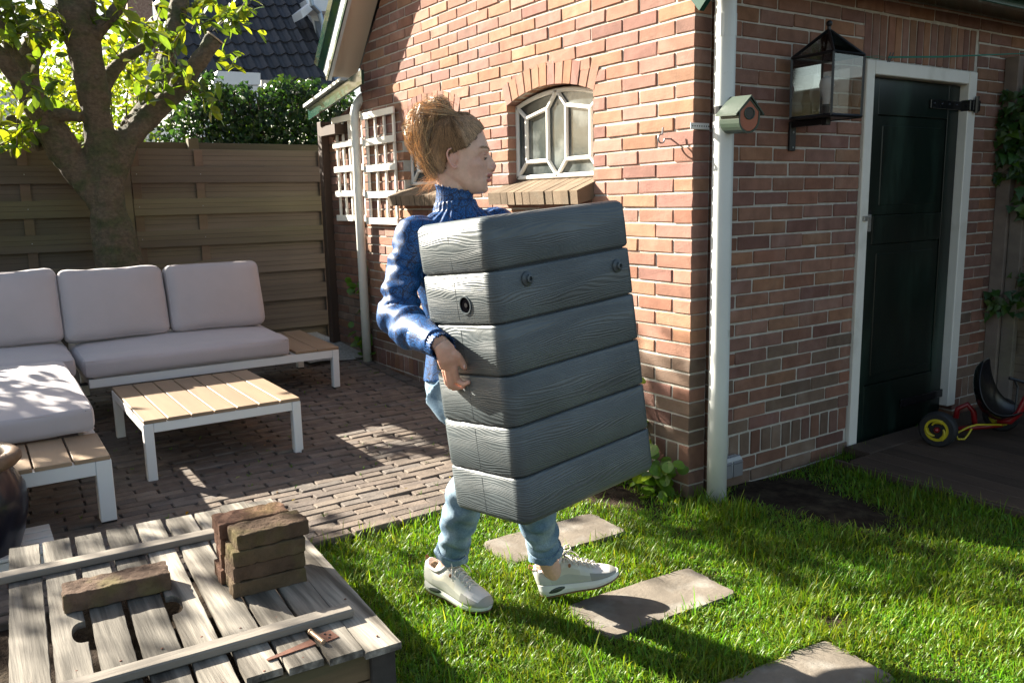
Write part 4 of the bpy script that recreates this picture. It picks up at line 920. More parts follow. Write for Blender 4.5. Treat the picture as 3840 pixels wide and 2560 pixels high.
# hinge
hg = MB(); ho = V(-.108, -.175, TH+.002)
def hl(*p): return lfr[0]@(V(*p)+ho)+LO
hrot = R(10); hf = (lfr[0]@np.array([[math.cos(hrot), -math.sin(hrot), 0], [math.sin(hrot), math.cos(hrot), 0], [0, 0, 1]]), lfr[0]@ho+LO)
HG = lambda x, y_, z: hf[0]@V(x, y_, z)+hf[1]
hg.prism([HG(-.014, -.012, 0), HG(.014, -.012, 0), HG(.004, -.13, 0), HG(-.004, -.13, 0)][::-1], (0, 0, .003))
hg.prism([HG(-.022, .012, 0), HG(.022, .012, 0), HG(.022, .045, 0), HG(-.022, .045, 0)], (0, 0, .003))
for k_ in (-.016, .0, .016): hg.ell(HG(k_*.7, .032-abs(k_)*.5, .004), (.003, .003, .0015), 8, mi=1)
hg.tube([HG(-.035, 0, .008), HG(.028, 0, .008)], .006, 10, mi=2); hg.tube([HG(-.04, 0, .008), HG(-.035, 0, .008)], .0075, 10, mi=2)
hg.build('hinge', [rustM, blackM, pmat('worn_brass', (.42, .28, .18), .5, .3, 30, metal=.4)], lid)
# box walls below the lid
wM = pmat('brown_box_board', (.22, .145, .075), .8, .35, 8, .6, 40, stretch=(1, .12, 1.5), tint=True, col2=(.12, .10, .05), c2scale=6, bdist=.003)
for k, (za, zb) in enumerate(((.155, .228), (.075, .15), (-.03, .07))):
    mb = MB(); mb.bbox((-.06, W_+.02, za), (-.035, -.035, zb), .003, fr=lfr); mb.build('side_board', wM, lid)
    mb = MB(); mb.bbox((-1.14, -.06, za), (-.085, -.036, zb), .003, fr=lfr); mb.build('side_board', wM, lid)
mb = MB(); mb.bbox((-.078, -.075, -.05), (-.022, -.012, .229), .003, fr=lfr); mb.build('corner_post', pmat('dark_weathered_post', (.055, .047, .04), .85, .4, 14, .6, 60), lid)
mb = MB(); mb.bbox((-1.14, W_+.03, -.05), (-.07, -.06, .02), .003, fr=lfr); mb.build('dark_interior', soilM, lid)
# bricks
def brick(name, c, sz, ang, label, group, col, seed):
    rs_ = np.random.RandomState(seed); a = R(ang); fr = (np.array([[math.cos(a), -math.sin(a), 0], [math.sin(a), math.cos(a), 0], [0, 0, 1]]), np.asarray(c, float))
    mb = MB(); h = np.array(sz)/2; rounded(mb, (-h[0], -h[1], 0), (h[0], h[1], sz[2]), .0042, n=20)
    vs = np.vstack(mb.v); o_ = rs_.uniform(0, 50, 3); d = snoise(vs+o_, 55)*.0016+snoise(vs+o_, 150)*.0009
    ctr = np.array([0, 0, sz[2]/2]); dirn = (vs-ctr)/np.array([h[0], h[1], sz[2]/2]); dirn = np.sign(dirn)*np.abs(dirn)**6; dirn /= np.linalg.norm(dirn, axis=1)[:, None]+1e-9
    chip = np.clip(snoise(vs+o_, 38)-1.0, 0, 2)*.0035
    vs = vs+dirn*(d-chip)[:, None]; vs[:, 2] = np.clip(vs[:, 2], 0.0003, sz[2]+.001)
    mb.v = [vs@fr[0].T+fr[1]]; mb.c = [col]*len(mb.f); o = mb.build(name, mossM, smooth=False); tag(o, label, 'brick', group); return o
zz = TH+.0005
brick('paving_brick', (.085, -2.262, TH+.002), (.095, .262, .052), -4, 'single long brown brick lying flat across the grey planks, left of the brick stack', None, (1.15, 1.05, 1.0), 1)
bx, by, bh_ = .255, -1.905, .0445
labs = ['bottom', 'second', 'third', 'top']
for k in range(4):
    brick('stacked_brick', (bx+rng.normal()*.003, by+rng.normal()*.004+(.006 if k == 3 else 0), zz+k*bh_), (.098, .198, bh_-.0015), -4+rng.normal()*1.5, {0: 'bottom brown brick of the nearer column in the stack on the planks', 1: 'brown brick second from the bottom in the nearer column of the stack', 2: 'mossy brick third from the bottom in the nearer column of the stack', 3: 'topmost mossy brown brick of the nearer column of the stack'}[k], 'bricks stacked on the lid', (.95, .85, .75) if k % 2 else (1.05, 1.0, .8), 20+k)
for k in range(4):
    brick('stacked_brick', (bx-.106+rng.normal()*.003, by-.004+rng.normal()*.004, zz+k*bh_), (.097, .196, bh_-.0015), -3+rng.normal()*2, {0: 'bottom red brown brick of the farther column in the stack', 1: 'red brown brick second from the bottom in the farther column of the stack', 2: 'red brown brick third from the bottom in the farther column of the stack', 3: 'topmost red brown brick of the farther column of the stack'}[k], 'bricks stacked on the lid', (1.25, .92, .82), 40+k)
# ================================================================== GO-KART
gk = thing('pedal_kart', 'child\'s pedal go-kart with black bucket seat and yellow wheel rims on the deck', 'go-kart')
def wheel(c, ax_, r_=.088, wd_=.055):
    ax_ = nrm(ax_); u_ = nrm(np.cross(ax_, V(0, 0, 1))); F3 = np.stack([u_, np.cross(ax_, u_), ax_], axis=1)
    e_ = bpy.data.objects.new('wheel', None); COL.objects.link(e_); e_.parent = gk
    mb = MB(); mb.lathe(c, [(r_*.62, -wd_/2), (r_*.9, -wd_/2), (r_, -wd_*.3), (r_, wd_*.3), (r_*.9, wd_/2), (r_*.62, wd_/2), (r_*.6, 0), (r_*.62, -wd_/2)], 36, fr=F3); mb.build('tyre', rubberM, e_, smooth=False)
    mb = MB(); mb.lathe(c, [(r_*.5, wd_/2-.006), (r_*.62, wd_/2-.006), (r_*.64, wd_/2+.002), (r_*.5, wd_/2+.002), (r_*.5, wd_/2-.006)], 36, fr=F3)
    for k in range(3):
        a0 = k*2.09; P = []
        for q in range(7): a = a0+q*.22; rr = r_*(.56-.035*q*1.); P.append(np.asarray(c)+F3@V(rr*math.cos(a), rr*math.sin(a), wd_/2-.002))
        mb.tube(P, np.linspace(.012, .004, 7), 6)
    mb.build('rim', yellowM, e_)
    mb = MB(); mb.tube([np.asarray(c)-ax_*wd_*.4, np.asarray(c)+ax_*(wd_*.5)], .014, 12); mb.ell(np.asarray(c)+ax_*wd_*.5, (.014,)*3, 12); mb.build('hub', redM, e_)
    mb = MB(); mb.tube([np.asarray(c)-ax_*wd_*.3, np.asarray(c)+ax_*wd_*.2], r_*.55, 20); mb.build('disc', rubberM, e_)
wc = AZ(2155, 985, .03+.088); AXD = nrm(V(.22, -.975, 0)); kf = nrm(V(.975, .22, 0))
wheel(wc, AXD); wheel(wc-AXD*.50+kf*.16, AXD); wheel(wc+kf*.52+AXD*.02, AXD); wheel(wc+kf*.52-AXD*.44, AXD)
S0 = AX(2250, 905, wc[0]-.02)
def KP(u, v, d=0.): return AD(u, v, np.dot(wc-CC, CFW)+d)
mb = MB(); mb.tube([KP(2195, 960, .15), KP(2200, 938, .15), KP(2222, 928, .12), KP(2236, 945, .12), KP(2240, 985, .12)], .014, 10)
mb.tube([KP(2290, 965, .08), KP(2320, 967, .05), KP(2340, 948, .02), KP(2362, 905, .0), KP(2385, 870, -.02)], .017, 10); mb.tube([KP(2200, 985, .12), KP(2300, 975, .1)], .013, 8); mb.build('frame', redM, gk, smooth=True)
mb = MB(); mb.tube([KP(2190, 998, .02), KP(2225, 980, .02), KP(2245, 975, .03), KP(2300, 975, .05)], .005, 8); mb.tube([KP(2188, 1003), KP(2198, 1002), KP(2200, 1008), KP(2215, 1008), KP(2222, 1000), KP(2232, 984)], .005, 8); mb.build('brake_rod', yellowM, gk, smooth=True)
# seat shell: profile swept
mb = MB(); prof = [(2240, 838), (2234, 870), (2238, 905), (2252, 940), (2280, 962), (2312, 965), (2345, 955)]
rows = []; wds = [.05, .10, .13, .15, .16, .15, .12]; n = 9
for (u, v), wd_ in zip(prof, wds):
    c = KP(u, v, .12); row = []
    for j in range(n):
        t = -1+2*j/(n-1); row.append(c+AXD*(-wd_*t)+kf*(.05*t*t)+V(0, 0, .055*t*t))
    rows.append(row)
vs = [p for r_ in rows for p in r_]; F = []
for i in range(len(rows)-1):
    for j in range(n-1):
        if i == 0 and j in (3, 4): continue
        F.append((i*n+j, i*n+j+1, (i+1)*n+j+1, (i+1)*n+j))
mb.add(vs, F); so_ = mb.build('seat', blackPl, gk, smooth=True); md = so_.modifiers.new('s', 'SOLIDIFY'); md.thickness = .012; md2 = so_.modifiers.new('b', 'SUBSURF'); md2.levels = 1; md2.render_levels = 2
mb = MB(); mb.tube([KP(2330, 965, .1), KP(2338, 890, .1), KP(2330, 870, .1)], .006, 8); mb.tube([KP(2318, 868, .1), KP(2335, 872, .1), KP(2360, 880, .1)], .008, 8); mb.build('steering_rod', blackM, gk)
# ================================================================== PLANTS BY THE WALL
def plant(name, label, spots, size, base, yellow, cat='plant', shape='round', up_=.3):
    t = thing(name, label, cat); mb = MB(); sm = MB()
    for (p0, p1, n, spread) in spots:
        p0 = np.asarray(p0, float); p1 = np.asarray(p1, float); s_t = rng.uniform(0.05, 1, n); C_ = p0+np.outer(s_t, p1-p0)+rng.normal(size=(n, 3))*spread
        D_ = rnd_unit(n)*V(1, .7, .6)+V(.2, -.35, up_*.3); N_ = rnd_unit(n)*.5+V(.3, -.5, .8)
        leaves(mb, C_, D_, N_, rng.uniform(size*.6, size*1.2, n), rng.uniform(size*.55, size*1.0, n), leafcols(n, base, .6, yellow), shape, .1, .2)
        sm.tube([p0, (p0+p1)/2+rng.normal(size=3)*.02, p1], [.006, .005, .003], 6)
        for q in range(0, n, 2): sm.tube([p0+(p1-p0)*s_t[q], C_[q]], .0018, 4, cap=False)
    mb.build('foliage', leafM, t); sm.build('stem', barkM, t); return t
plant('broadleaf_plant', 'bright green round leaved plant low at the corner of the shed', [((-.15, -.05, 0), (-.12, -.10, .12), 26, .05), ((-.1, -.05, .0), (-.33, -.05, .45), 30, .04), ((-.25, -.06, 0), (-.42, -.04, .3), 24, .05), ((-.4, -.08, 0), (-.45, -.06, .12), 26, .06), ((-.12, -.06, .1), (-.02, -.10, .17), 16, .03)], .062, (1.1, 1.25, 1.), .12)
plant('wall_vine', 'small green vine with a few leaves growing up beside the left drainpipe', [((-3.33, -.02, .12), (-3.33, -.03, .35), 34, .05), ((-3.33, -.02, .3), (-3.36, -.03, .72), 12, .03), ((-3.36, -.03, .6), (-3.50, -.04, .66), 4, .02), ((-3.33, -.02, .7), (-3.31, -.03, .90), 4, .02)], .07, (.9, 1.1, 1.), .1)
def ivy(name, label, boxes, n, size):
    t = thing(name, label, 'ivy'); mb = MB(); sm = MB()
    for lo, hi, n in boxes:
        lo = np.asarray(lo, float); hi = np.asarray(hi, float); C_ = rng.uniform(lo, hi, (n, 3)); D_ = rnd_unit(n)*.6+V(.2, -.3, -.7); N_ = rnd_unit(n)*.4+V(.5, -.9, .3)
        leaves(mb, C_, D_, N_, rng.uniform(size*.7, size*1.3, n), rng.uniform(size*.7, size*1.2, n), leafcols(n, (1.6, 1.6, 1.3), .5, .25), 'ivy', .12, .2)
        for q in range(5): a = rng.uniform(lo, hi); b = rng.uniform(lo, hi); sm.tube([a, (a+b)/2+rng.normal(size=3)*.02, b], .003, 5)
    mb.build('foliage', ivyM, t); sm.build('stem', barkM, t)
ivy('ivy', 'green ivy hanging over the top of the right fence beside the door', [((.0, 2.34, 1.45), (.6, 2.5, 1.84), 620), ((.10, 2.36, 1.15), (.6, 2.48, 1.45), 170), ((.0, 2.36, 1.35), (.3, 2.44, 1.6), 110)], 0, .062)
ivy('ivy', 'lower ivy trail creeping over the right fence below the hanging ivy', [((.10, 2.36, .60), (.55, 2.46, .86), 90), ((-.0, 2.34, .58), (.12, 2.40, .72), 16)], 0, .055)
mb = MB()
for k in range(260):     # weeds in the joints
    x, y = rng.uniform(-3.2, -.5), rng.uniform(-2.3, -.1); c = V(x, y, gz(x, y)-.002); n_ = 3
    if rng.uniform() < .6: continue
    for q in range(n_): d = nrm(V(rng.normal(), rng.normal(), 1.2)); mb.tube([c, c+d*.012, c+d*.02+V(rng.normal(), rng.normal(), 0)*.004], [.0016, .0014, .0004], 3, col=(1.2, 1.1, .8))
tag(mb.build('joint_weeds', grassM), kind='stuff')
mb = MB(); n = 70; px_ = rng.uniform(-3., 2.2, n); py_ = rng.uniform(-2.2, .6, n); okp = (px_ < -.5) & (py_ < -.1) | (px_ > 0) & (py_ < .5) & (py_ > -1.5); px_, py_ = px_[okp], py_[okp]; n = len(px_)
Cn = np.array([[a_, b_, (gz(a_, b_)+.006 if a_ < -.46 else .012)] for a_, b_ in zip(px_, py_)]); Dn = rnd_unit(n); Dn[:, 2] *= .15
leaves(mb, Cn, Dn, rnd_unit(n)*.35+V(0, 0, 1), rng.uniform(.008, .028, n), rng.uniform(.005, .014, n), [random.choice([(3.5, 1.2, 1.6), (5, 3.4, 9), (2.2, .9, 1.2), (4., 1.9, 4.)]) for _ in range(n)], 'oval', .2, .3)
tag(mb.build('leaf_litter', leafM), kind='stuff')
# ================================================================== CARRIED WATER BUTT
BSC = .889
def bq(x, y, z): return CC+(np.array([x, y, z])-CC)*BSC
BF, BRt, BL, BF6 = bq(.527, -1.332, 1.246), bq(.446, -.748, 1.285), bq(.187, -1.377, 1.215), bq(.601, -1.263, .363)
bX = nrm(BL-BF); bY = nrm(BRt-BF); bZ = nrm(BF-BF6); bX = nrm(bX-bZ*np.dot(bX, bZ)); bY = nrm(np.cross(bZ, bX)); bY = bY if np.dot(bY, BRt-BF) > 0 else -bY
BD, BW, BH = np.linalg.norm(BL-BF), np.linalg.norm(BRt-BF), np.linalg.norm(BF-BF6)
plM = bpy.data.materials.new('dark_grey_wood_look_plastic'); plM.use_nodes = True; N, L, b = nodes(plM)
b.inputs['Base Color'].default_value = (.07, .084, .092, 1); b.inputs['Roughness'].default_value = .42; b.inputs['Specular IOR Level'].default_value = .6
tc = N.new('ShaderNodeTexCoord'); mp = N.new('ShaderNodeMapping'); mp.inputs['Scale'].default_value = (.22, .14, 1); oi = N.new('ShaderNodeObjectInfo'); om = N.new('ShaderNodeVectorMath'); om.operation = 'SCALE'; om.inputs[0].default_value = (3.1, 4.7, 2.3); L.new(oi.outputs['Random'], om.inputs['Scale']); oa = N.new('ShaderNodeVectorMath'); L.new(tc.outputs['Object'], oa.inputs[0]); L.new(om.outputs[0], oa.inputs[1]); L.new(oa.outputs[0], mp.inputs[0])
nz = N.new('ShaderNodeTexNoise'); nz.inputs['Scale'].default_value = 9; nz.inputs['Detail'].default_value = 2; L.new(mp.outputs[0], nz.inputs['Vector'])
vm = N.new('ShaderNodeVectorMath'); vm.operation = 'SCALE'; vm.inputs['Scale'].default_value = .12; L.new(nz.outputs['Color'], vm.inputs[0])
va = N.new('ShaderNodeVectorMath'); va.operation = 'ADD'; L.new(mp.outputs[0], va.inputs[0]); L.new(vm.outputs[0], va.inputs[1])
wv = N.new('ShaderNodeTexWave'); wv.wave_type = 'BANDS'; wv.bands_direction = 'Z'; wv.inputs['Scale'].default_value = 60; wv.inputs['Distortion'].default_value = 3.4; wv.inputs['Detail'].default_value = 2.5; wv.inputs['Detail Scale'].default_value = 1.2
L.new(va.outputs[0], wv.inputs[0]); n2 = N.new('ShaderNodeTexNoise'); n2.inputs['Scale'].default_value = 160; n2.inputs['Detail'].default_value = 4; L.new(mp.outputs[0], n2.inputs[0])
ml = N.new('ShaderNodeMath'); ml.operation = 'MULTIPLY_ADD'; L.new(n2.outputs[0], ml.inputs[0]); ml.inputs[1].default_value = .7; L.new(wv.outputs[1], ml.inputs[2])
bp = N.new('ShaderNodeBump'); bp.inputs['Strength'].default_value = .45; bp.inputs['Distance'].default_value = .0014; L.new(ml.outputs[0], bp.inputs['Height']); L.new(bp.outputs[0], b.inputs['Normal'])
dustn = N.new('ShaderNodeMapRange'); dustn.inputs['From Min'].default_value = .3; dustn.inputs['From Max'].default_value = .8; dustn.inputs['To Min'].default_value = .8; dustn.inputs['To Max'].default_value = 1.35; n3 = N.new('ShaderNodeTexNoise'); n3.inputs['Scale'].default_value = 6; n3.inputs['Detail'].default_value = 7; L.new(tc.outputs['Object'], n3.inputs[0]); L.new(n3.outputs[0], dustn.inputs[0])
rg = N.new('ShaderNodeRGB'); rg.outputs[0].default_value = (.076, .092, .098, 1); sc_ = N.new('ShaderNodeVectorMath'); sc_.operation = 'SCALE'; L.new(rg.outputs[0], sc_.inputs[0]); L.new(dustn.outputs[0], sc_.inputs['Scale']); L.new(sc_.outputs[0], b.inputs['Base Color'])
plK = pmat('dark_grey_smooth_plastic', (.065, .08, .088), .4, .05)
wb = thing('water_butt', 'dark grey plastic water butt moulded like six stacked planks, carried by the person', 'water butt')
MW = Matrix(((bX[0], bY[0], bZ[0], BF[0]), (bX[1], bY[1], bZ[1], BF[1]), (bX[2], bY[2], bZ[2], BF[2]), (0, 0, 0, 1)))
wb.matrix_world = MW
hl_ = BH/6
for k in range(6):
    z1, z0 = -k*hl_-.0016, -(k+1)*hl_+.0016
    zs = [(z1, .0065), (z1-.0015, .0022), (z1-.005, .0), ((z1+z0)/2, -.0004), (z0+.005, 0), (z0+.0015, .0022), (z0, .0065)]
    if k == 0: zs = [(z1+.004, .028), (z1+.002, .016), (z1-.004, .007), (z1-.012, .001), ((z1+z0)/2, -.001), (z0+.009, 0), (z0+.003, .004), (z0, .010)]
    if k == 5: zs = zs[:4]+[(z0+.02, 0), (z0+.008, .005), (z0+.002, .014), (z0, .026)]
    mb = MB(); rr = .034; rows = []
    for z, ins in zs:
        row = []
        for (cx_, cy_, a0) in ((BD-rr, BW-rr, 0), (rr, BW-rr, 90), (rr, rr, 180), (BD-rr, rr, 270)):
            nseg = 7
            for q in range(nseg+1):
                an = R(a0+90*q/nseg); row.append((cx_+(rr-ins)*math.cos(an), cy_+(rr-ins)*math.sin(an), z))
        rows.append(row)
    n = len(rows[0]); vs = [p for r_ in rows for p in r_]; F = []
    for i in range(len(rows)-1):
        for j in range(n): F.append((i*n+j, (i+1)*n+j, (i+1)*n+(j+1) % n, i*n+(j+1) % n))
    F.append(tuple(range(n))); F.append(tuple((len(rows)-1)*n+j for j in range(n))[::-1])
    mb.add(vs, F); o = mb.build('plank_tier', plM, wb, smooth=True)
mb = MB(); mb.bbox((.008, .008, -BH+.01), (BD-.008, BW-.008, -.01), .025); mb.build('inner_core', pmat('dark_gap', (.012, .015, .018), .6), wb)
mb = MB()
for k in range(6): mb.box((BD*.5, -.0007, -(k+1)*hl_+.011), (BD*.5+.0008, -.0002, -k*hl_-.014))
mb.build('mould_seam', pmat('seam', (.04, .05, .055), .6), wb)
def onface(P): return MW @ Vector(P)
for (y_, z_) in ((.112, -.165), (.45, -.178)):
    mb = MB(); F3 = np.stack([V(0, 1, 0), V(0, 0, 1), V(-1, 0, 0)], axis=1)
    mb.lathe((-.0005, y_, z_), [(.0195, -.002), (.0185, .004), (.011, .008), (.010, .0145), (.0055, .0155), (.005, .009), (0, .009)], 28, fr=F3)
    mb.build('moulded_knob', plK, wb, smooth=False)
F3 = np.stack([V(1, 0, 0), V(0, 0, 1), V(0, -1, 0)], axis=1)
mb = MB(); hx, hz = .118, -.247*BSC/.889
hz = -.212
mb.lathe((hx, -.0, hz), [(.0245, -.001), (.0235, .0035), (.0205, .0035), (.0195, .0), (0.0195, .0005)], 32, fr=F3)
mb.lathe((hx, -.0, hz), [(.0, .0014), (.0198, .0014)], 32, mi=2, fr=F3); mb.tube([(hx-.004, -.0018, hz), (hx-.004, -.0032, hz)], .006, 16, mi=1)  # flat black disc stands in for the shade inside the hole
mb.build('tap_hole', [plK, blackM, pmat('painted_hole_shade', (.003, .003, .004), .95, spec=.0)], wb)
# ================================================================== GRASS
def pinpoly(x, y): return True
NB = 210000
def vis(P, m=60):
    d = P-CC; z = d@CFW; u = 1920+CF*(d@CR)/z; v = 1280-CF*(d@CU)/z
    return (z > .2) & (u > -m) & (u < 3840+m) & (v < 2560+m*2)
gx = rng.uniform(-.47, 3.2, NB*4); gy = rng.uniform(-2.6, 2.3, NB*4)
P = np.stack([gx, gy, np.zeros_like(gx)], 1); ok = vis(P)
dk_ = (gx > .09) & (gy > .895); ok &= ~dk_
ok &= ~((gx < .02) & (gy > -.03)); ok &= (np.hypot(gx-PX, gy-PY) > .04)
bm = np.zeros_like(ok)
for cx, cy in SLABS: bm |= (abs(gx-cx) < .111-.007*np.sin(gy*40)) & (abs(gy-cy) < .254-.008*np.sin(gx*45))
ok &= ~bm
lx_ = (gx-LO[0])*ca+(gy-LO[1])*sa; ly_ = -(gx-LO[0])*sa+(gy-LO[1])*ca
ok &= ~((lx_ < -.03) & (ly_ < -.03))
# bare soil patches
nzv = snoise(np.stack([gx, gy, gx*0], 1), 5.5, 8)
bare = 1.15*np.exp(-(((gx-.40)/.36)**2+((gy-.40)/.21)**2))*1.5+np.exp(-(((gx-.12)/.12)**2+((gy-.35)/.45)**2))*.9+np.exp(-(((gx+.25)/.28)**2+((gy+.22)/.2)**2))*1.3+np.exp(-(((gx-1.02)/.05)**2+((gy+.42)/.07)**2))*1.2+np.exp(-(((gx-1.25)/.12)**2+((gy-.36)/.07)**2))*.9
ok &= (rng.uniform(0, 1, len(gx)) > bare*.92+np.clip(nzv*.06, -.1, .1)) & ((rng.uniform(0, 1, len(gx)) < .93) | (nzv > 0))
dist = np.hypot(gx-CC[0], gy-CC[1]); ok &= rng.uniform(0, 1, len(gx)) < np.clip(2.4/dist, .45, 1)
idx = np.nonzero(ok)[0][:NB]; gx, gy = gx[idx], gy[idx]; n = len(gx)
L_ = rng.gamma(6, .0041, n)*(1+.25*snoise(np.stack([gx, gy, gx*0], 1), 7, 6)); L_ = np.clip(L_, .012, .085)
tall = (rng.uniform(0, 1, n) < .012) | ((rng.uniform(0, 1, n) < .35) & (np.hypot(gx-.12, gy-.02) < .22)) | ((rng.uniform(0, 1, n) < .25) & (abs(gy-.87) < .06) & (gx > 0)) | ((gx < -.40) & (rng.uniform(0, 1, n) < .1))
L_[tall] *= 1.9
az = rng.uniform(0, 2*math.pi, n)+.8*snoise(np.stack([gx, gy, gx*0], 1), 9, 5); lean_ = np.clip(rng.normal(.75, .35, n), .1, 1.45); lean_[tall] *= .6
D0 = np.stack([np.cos(az)*np.sin(lean_*.55), np.sin(az)*np.sin(lean_*.55), np.cos(lean_*.55)], 1); D1 = np.stack([np.cos(az)*np.sin(lean_*1.6), np.sin(az)*np.sin(lean_*1.6), np.cos(lean_*1.6)], 1)
S_ = np.stack([-np.sin(az+rng.normal(size=n)*.5), np.cos(az), np.zeros(n)], 1); S_ /= np.linalg.norm(S_, axis=1)[:, None]
zb_ = np.array([-.012+.006*math.sin(3*a+1)*math.cos(4*b_)+.004*math.sin(11*a+7*b_) for a, b_ in zip(gx, gy)])
B0 = np.stack([gx, gy, zb_-.002], 1); wd = rng.uniform(.0009, .0021, n); wd[tall] *= 1.2
P1 = B0+D0*(L_*.45)[:, None]; P2 = P1+(D0*.4+D1*.6)*(L_*.33)[:, None]; P3 = P2+D1*(L_*.3)[:, None]
VV = np.stack([B0-S_*wd[:, None], B0+S_*wd[:, None], P1-S_*wd[:, None], P1+S_*wd[:, None], P2-S_*(wd*.75)[:, None], P2+S_*(wd*.75)[:, None], P3], 1).reshape(-1, 3)
base = np.arange(n)*7
Q = np.concatenate([np.stack([base, base+1, base+3, base+2], 1), np.stack([base+2, base+3, base+5, base+4], 1)], 0); T3 = np.stack([base+4, base+5, base+6], 1)
me = bpy.data.meshes.new('grass'); me.vertices.add(len(VV)); me.vertices.foreach_set('co', VV.astype(np.float32).ravel())
nl = Q.size+T3.size; me.loops.add(nl); me.loops.foreach_set('vertex_index', np.concatenate([Q.ravel(), T3.ravel()]).astype(np.int32))
me.polygons.add(len(Q)+len(T3)); me.polygons.foreach_set('loop_start', np.concatenate([np.arange(len(Q))*4, len(Q)*4+np.arange(len(T3))*3]).astype(np.int32))
me.update(calc_edges=True); me.validate()
pv = .5+.5*np.tanh(snoise(np.stack([gx, gy, gx*0], 1), 6.5, 7)); gc = np.stack([rng.uniform(.75, 1.5, n)*(1+.35*pv), rng.uniform(.85, 1.3, n), rng.uniform(.6, 1.3, n)], 1)*rng.uniform(.65, 1.2, n)[:, None]*(1.05-.2*pv)[:, None]
straw = rng.uniform(0, 1, n) < .05; gc[straw] = np.array([3.2, 1.6, 3.0])*rng.uniform(.6, 1, straw.sum())[:, None]
c4 = np.ones((n*7, 4), np.float32); c4[:, :3] = np.repeat(gc, 7, axis=0); ca_ = me.color_attributes.new('tint', 'FLOAT_COLOR', 'POINT'); ca_.data.foreach_set('color', c4.ravel())
me.materials.append(grassM); go = bpy.data.objects.new('grass', me); COL.objects.link(go)
tag(go, kind='stuff')
# ================================================================== PERSON
per = thing('person', 'woman with a messy blond bun, blue patterned blouse, cropped jeans and pale sneakers', 'person')
def U(px, py, t): return AD(px/SS, py/SS, t)
fh = nrm(V(CR[0], CR[1], 0)); hu = V(0, 0, 1); hl = np.cross(hu, fh); HO = U(1706, 600, 2.55); HB = np.stack([fh, hl, hu], axis=1); KH = 1.013
def H(x, y, z): return HO+HB@(V(x, y, z)*KH)
HS = [(.1295, .030, -.005, .012), (.124, .052, -.032, .040), (.110, .071, -.055, .057), (.088, .0855, -.069, .068), (.064, .0945, -.077, .0735), (.045, .1005, -.079, .0755), (.032, .1045, -.080, .0755),
      (.022, .1035, -.079, .0745), (.010, .0985, -.077, .073), (.002, .0975, -.075, .0715), (-.008, .0985, -.071, .0705), (-.020, .0995, -.065, .069), (-.032, .0985, -.056, .0665), (-.044, .0985, -.044, .0635),
      (-.056, .0985, -.028, .060), (-.066, .0985, -.012, .0555), (-.076, .0965, .000, .050), (-.088, .0935, .012, .041), (-.097, .086, .026, .031), (-.103, .074, .040, .018)]
def head_loft(mb, sc=1., off=0., n=40):
    rows = []
    for z, f, b, w_ in HS:
        f += off; b -= off; w_ += off; c = (f*.42+b*.58); row = []
        for j in range(n):
            t = 2*math.pi*j/n; ct, st = math.cos(t), math.sin(t)
            x = c+(f-c)*ct if ct > 0 else c+(c-b)*ct
            y = w_*np.sign(st)*abs(st)**.86*(1-.10*max(0, ct)**2)
            row.append((x, y, z*(1+off*4 if z > .1 else 1)))
        rows.append(row)
    vs = [H(*p) for r_ in rows for p in r_]; F = []
    for i in range(len(rows)-1):
        for j in range(n): F.append((i*n+j, (i+1)*n+j, (i+1)*n+(j+1) % n, i*n+(j+1) % n))
    F.append(tuple(range(n))); F.append(tuple((len(rows)-1)*n+j for j in range(n))[::-1]); mb.add(vs, F); return rows
NB_ = U(1706, 770, 2.57); PEL = U(1790, 1400, 2.625)
bd = MB(); head_loft(bd)
RL = HB
def hell(x, y, z, r, rot=None): bd.ell(H(x, y, z), np.array(r)*KH, 14, rot=HB)
# nose, brow, cheeks, lips, chin
bd.tube([H(.088, 0, .026), H(.0965, 0, .010), H(.101, 0, .002), H(.109, 0, -.012), H(.116, 0, -.0225), H(.113, 0, -.030), H(.100, 0, -.034)], np.array([.009, .009, .0098, .0105, .0100, .0095, .008])*KH, 14)
bd.tube([H(.090, 0, .012), H(.098, 0, -.010), H(.102, 0, -.028)], np.array([.010, .013, .0145])*KH, 14)
for s in (-1, 1):
    hell(.108, s*.0105, -.0285, (.0105, .0065, .0075)); hell(.0835, s*.030, .0075, (.0125, .0135, .0125))
bd.tube([H(.094, -.023, -.0475), H(.104, -.012, -.0455), H(.108, 0, -.0465), H(.104, .012, -.0455), H(.094, .023, -.0475)], np.array([.003, .005, .0058, .005, .003])*KH, 10)
bd.tube([H(.092, -.021, -.058), H(.101, -.011, -.0615), H(.1045, 0, -.0625), H(.101, .011, -.0615), H(.092, .021, -.058)], np.array([.003, .0052, .0062, .0052, .003])*KH, 10)
hell(.082, 0, -.088, (.017, .018, .0135)); hell(.100, 0, -.040, (.009, .012, .008))
# ears
for s in (-1, 1):
    yy = s*.0725
    P = [(.010, yy, -.022), (.002, yy+s*.006, -.027), (-.006, yy+s*.008, -.018), (-.014, yy+s*.013, -.002), (-.017, yy+s*.015, .014), (-.012, yy+s*.013, .026), (.000, yy+s*.009, .031), (.010, yy+s*.004, .025), (.013, yy, .014)]
    bd.tube([H(*p) for p in P], np.array([.004, .0055, .0045, .0035, .0034, .0034, .0034, .0034, .003])*KH, 8)
    bd.tube([H(.004, yy, -.012), H(-.006, yy+s*.006, -.002), H(-.008, yy+s*.008, .012), H(0, yy+s*.006, .020)], .0033, 8)
    bd.ell(H(-.001, yy+s*.002, .004), np.array((.014, .004, .022))*KH, 12, rot=HB); hell(.011, yy, -.002, (.0035, .004, .006))
# neck
bd.tube([H(-.012, 0, -.03), H(-.006, 0, -.075), H(-.006, 0, -.12), NB_+V(0, 0, -.02)], [.056, .051, .049, .054], 20, rad2=[.050, .048, .048, .056])
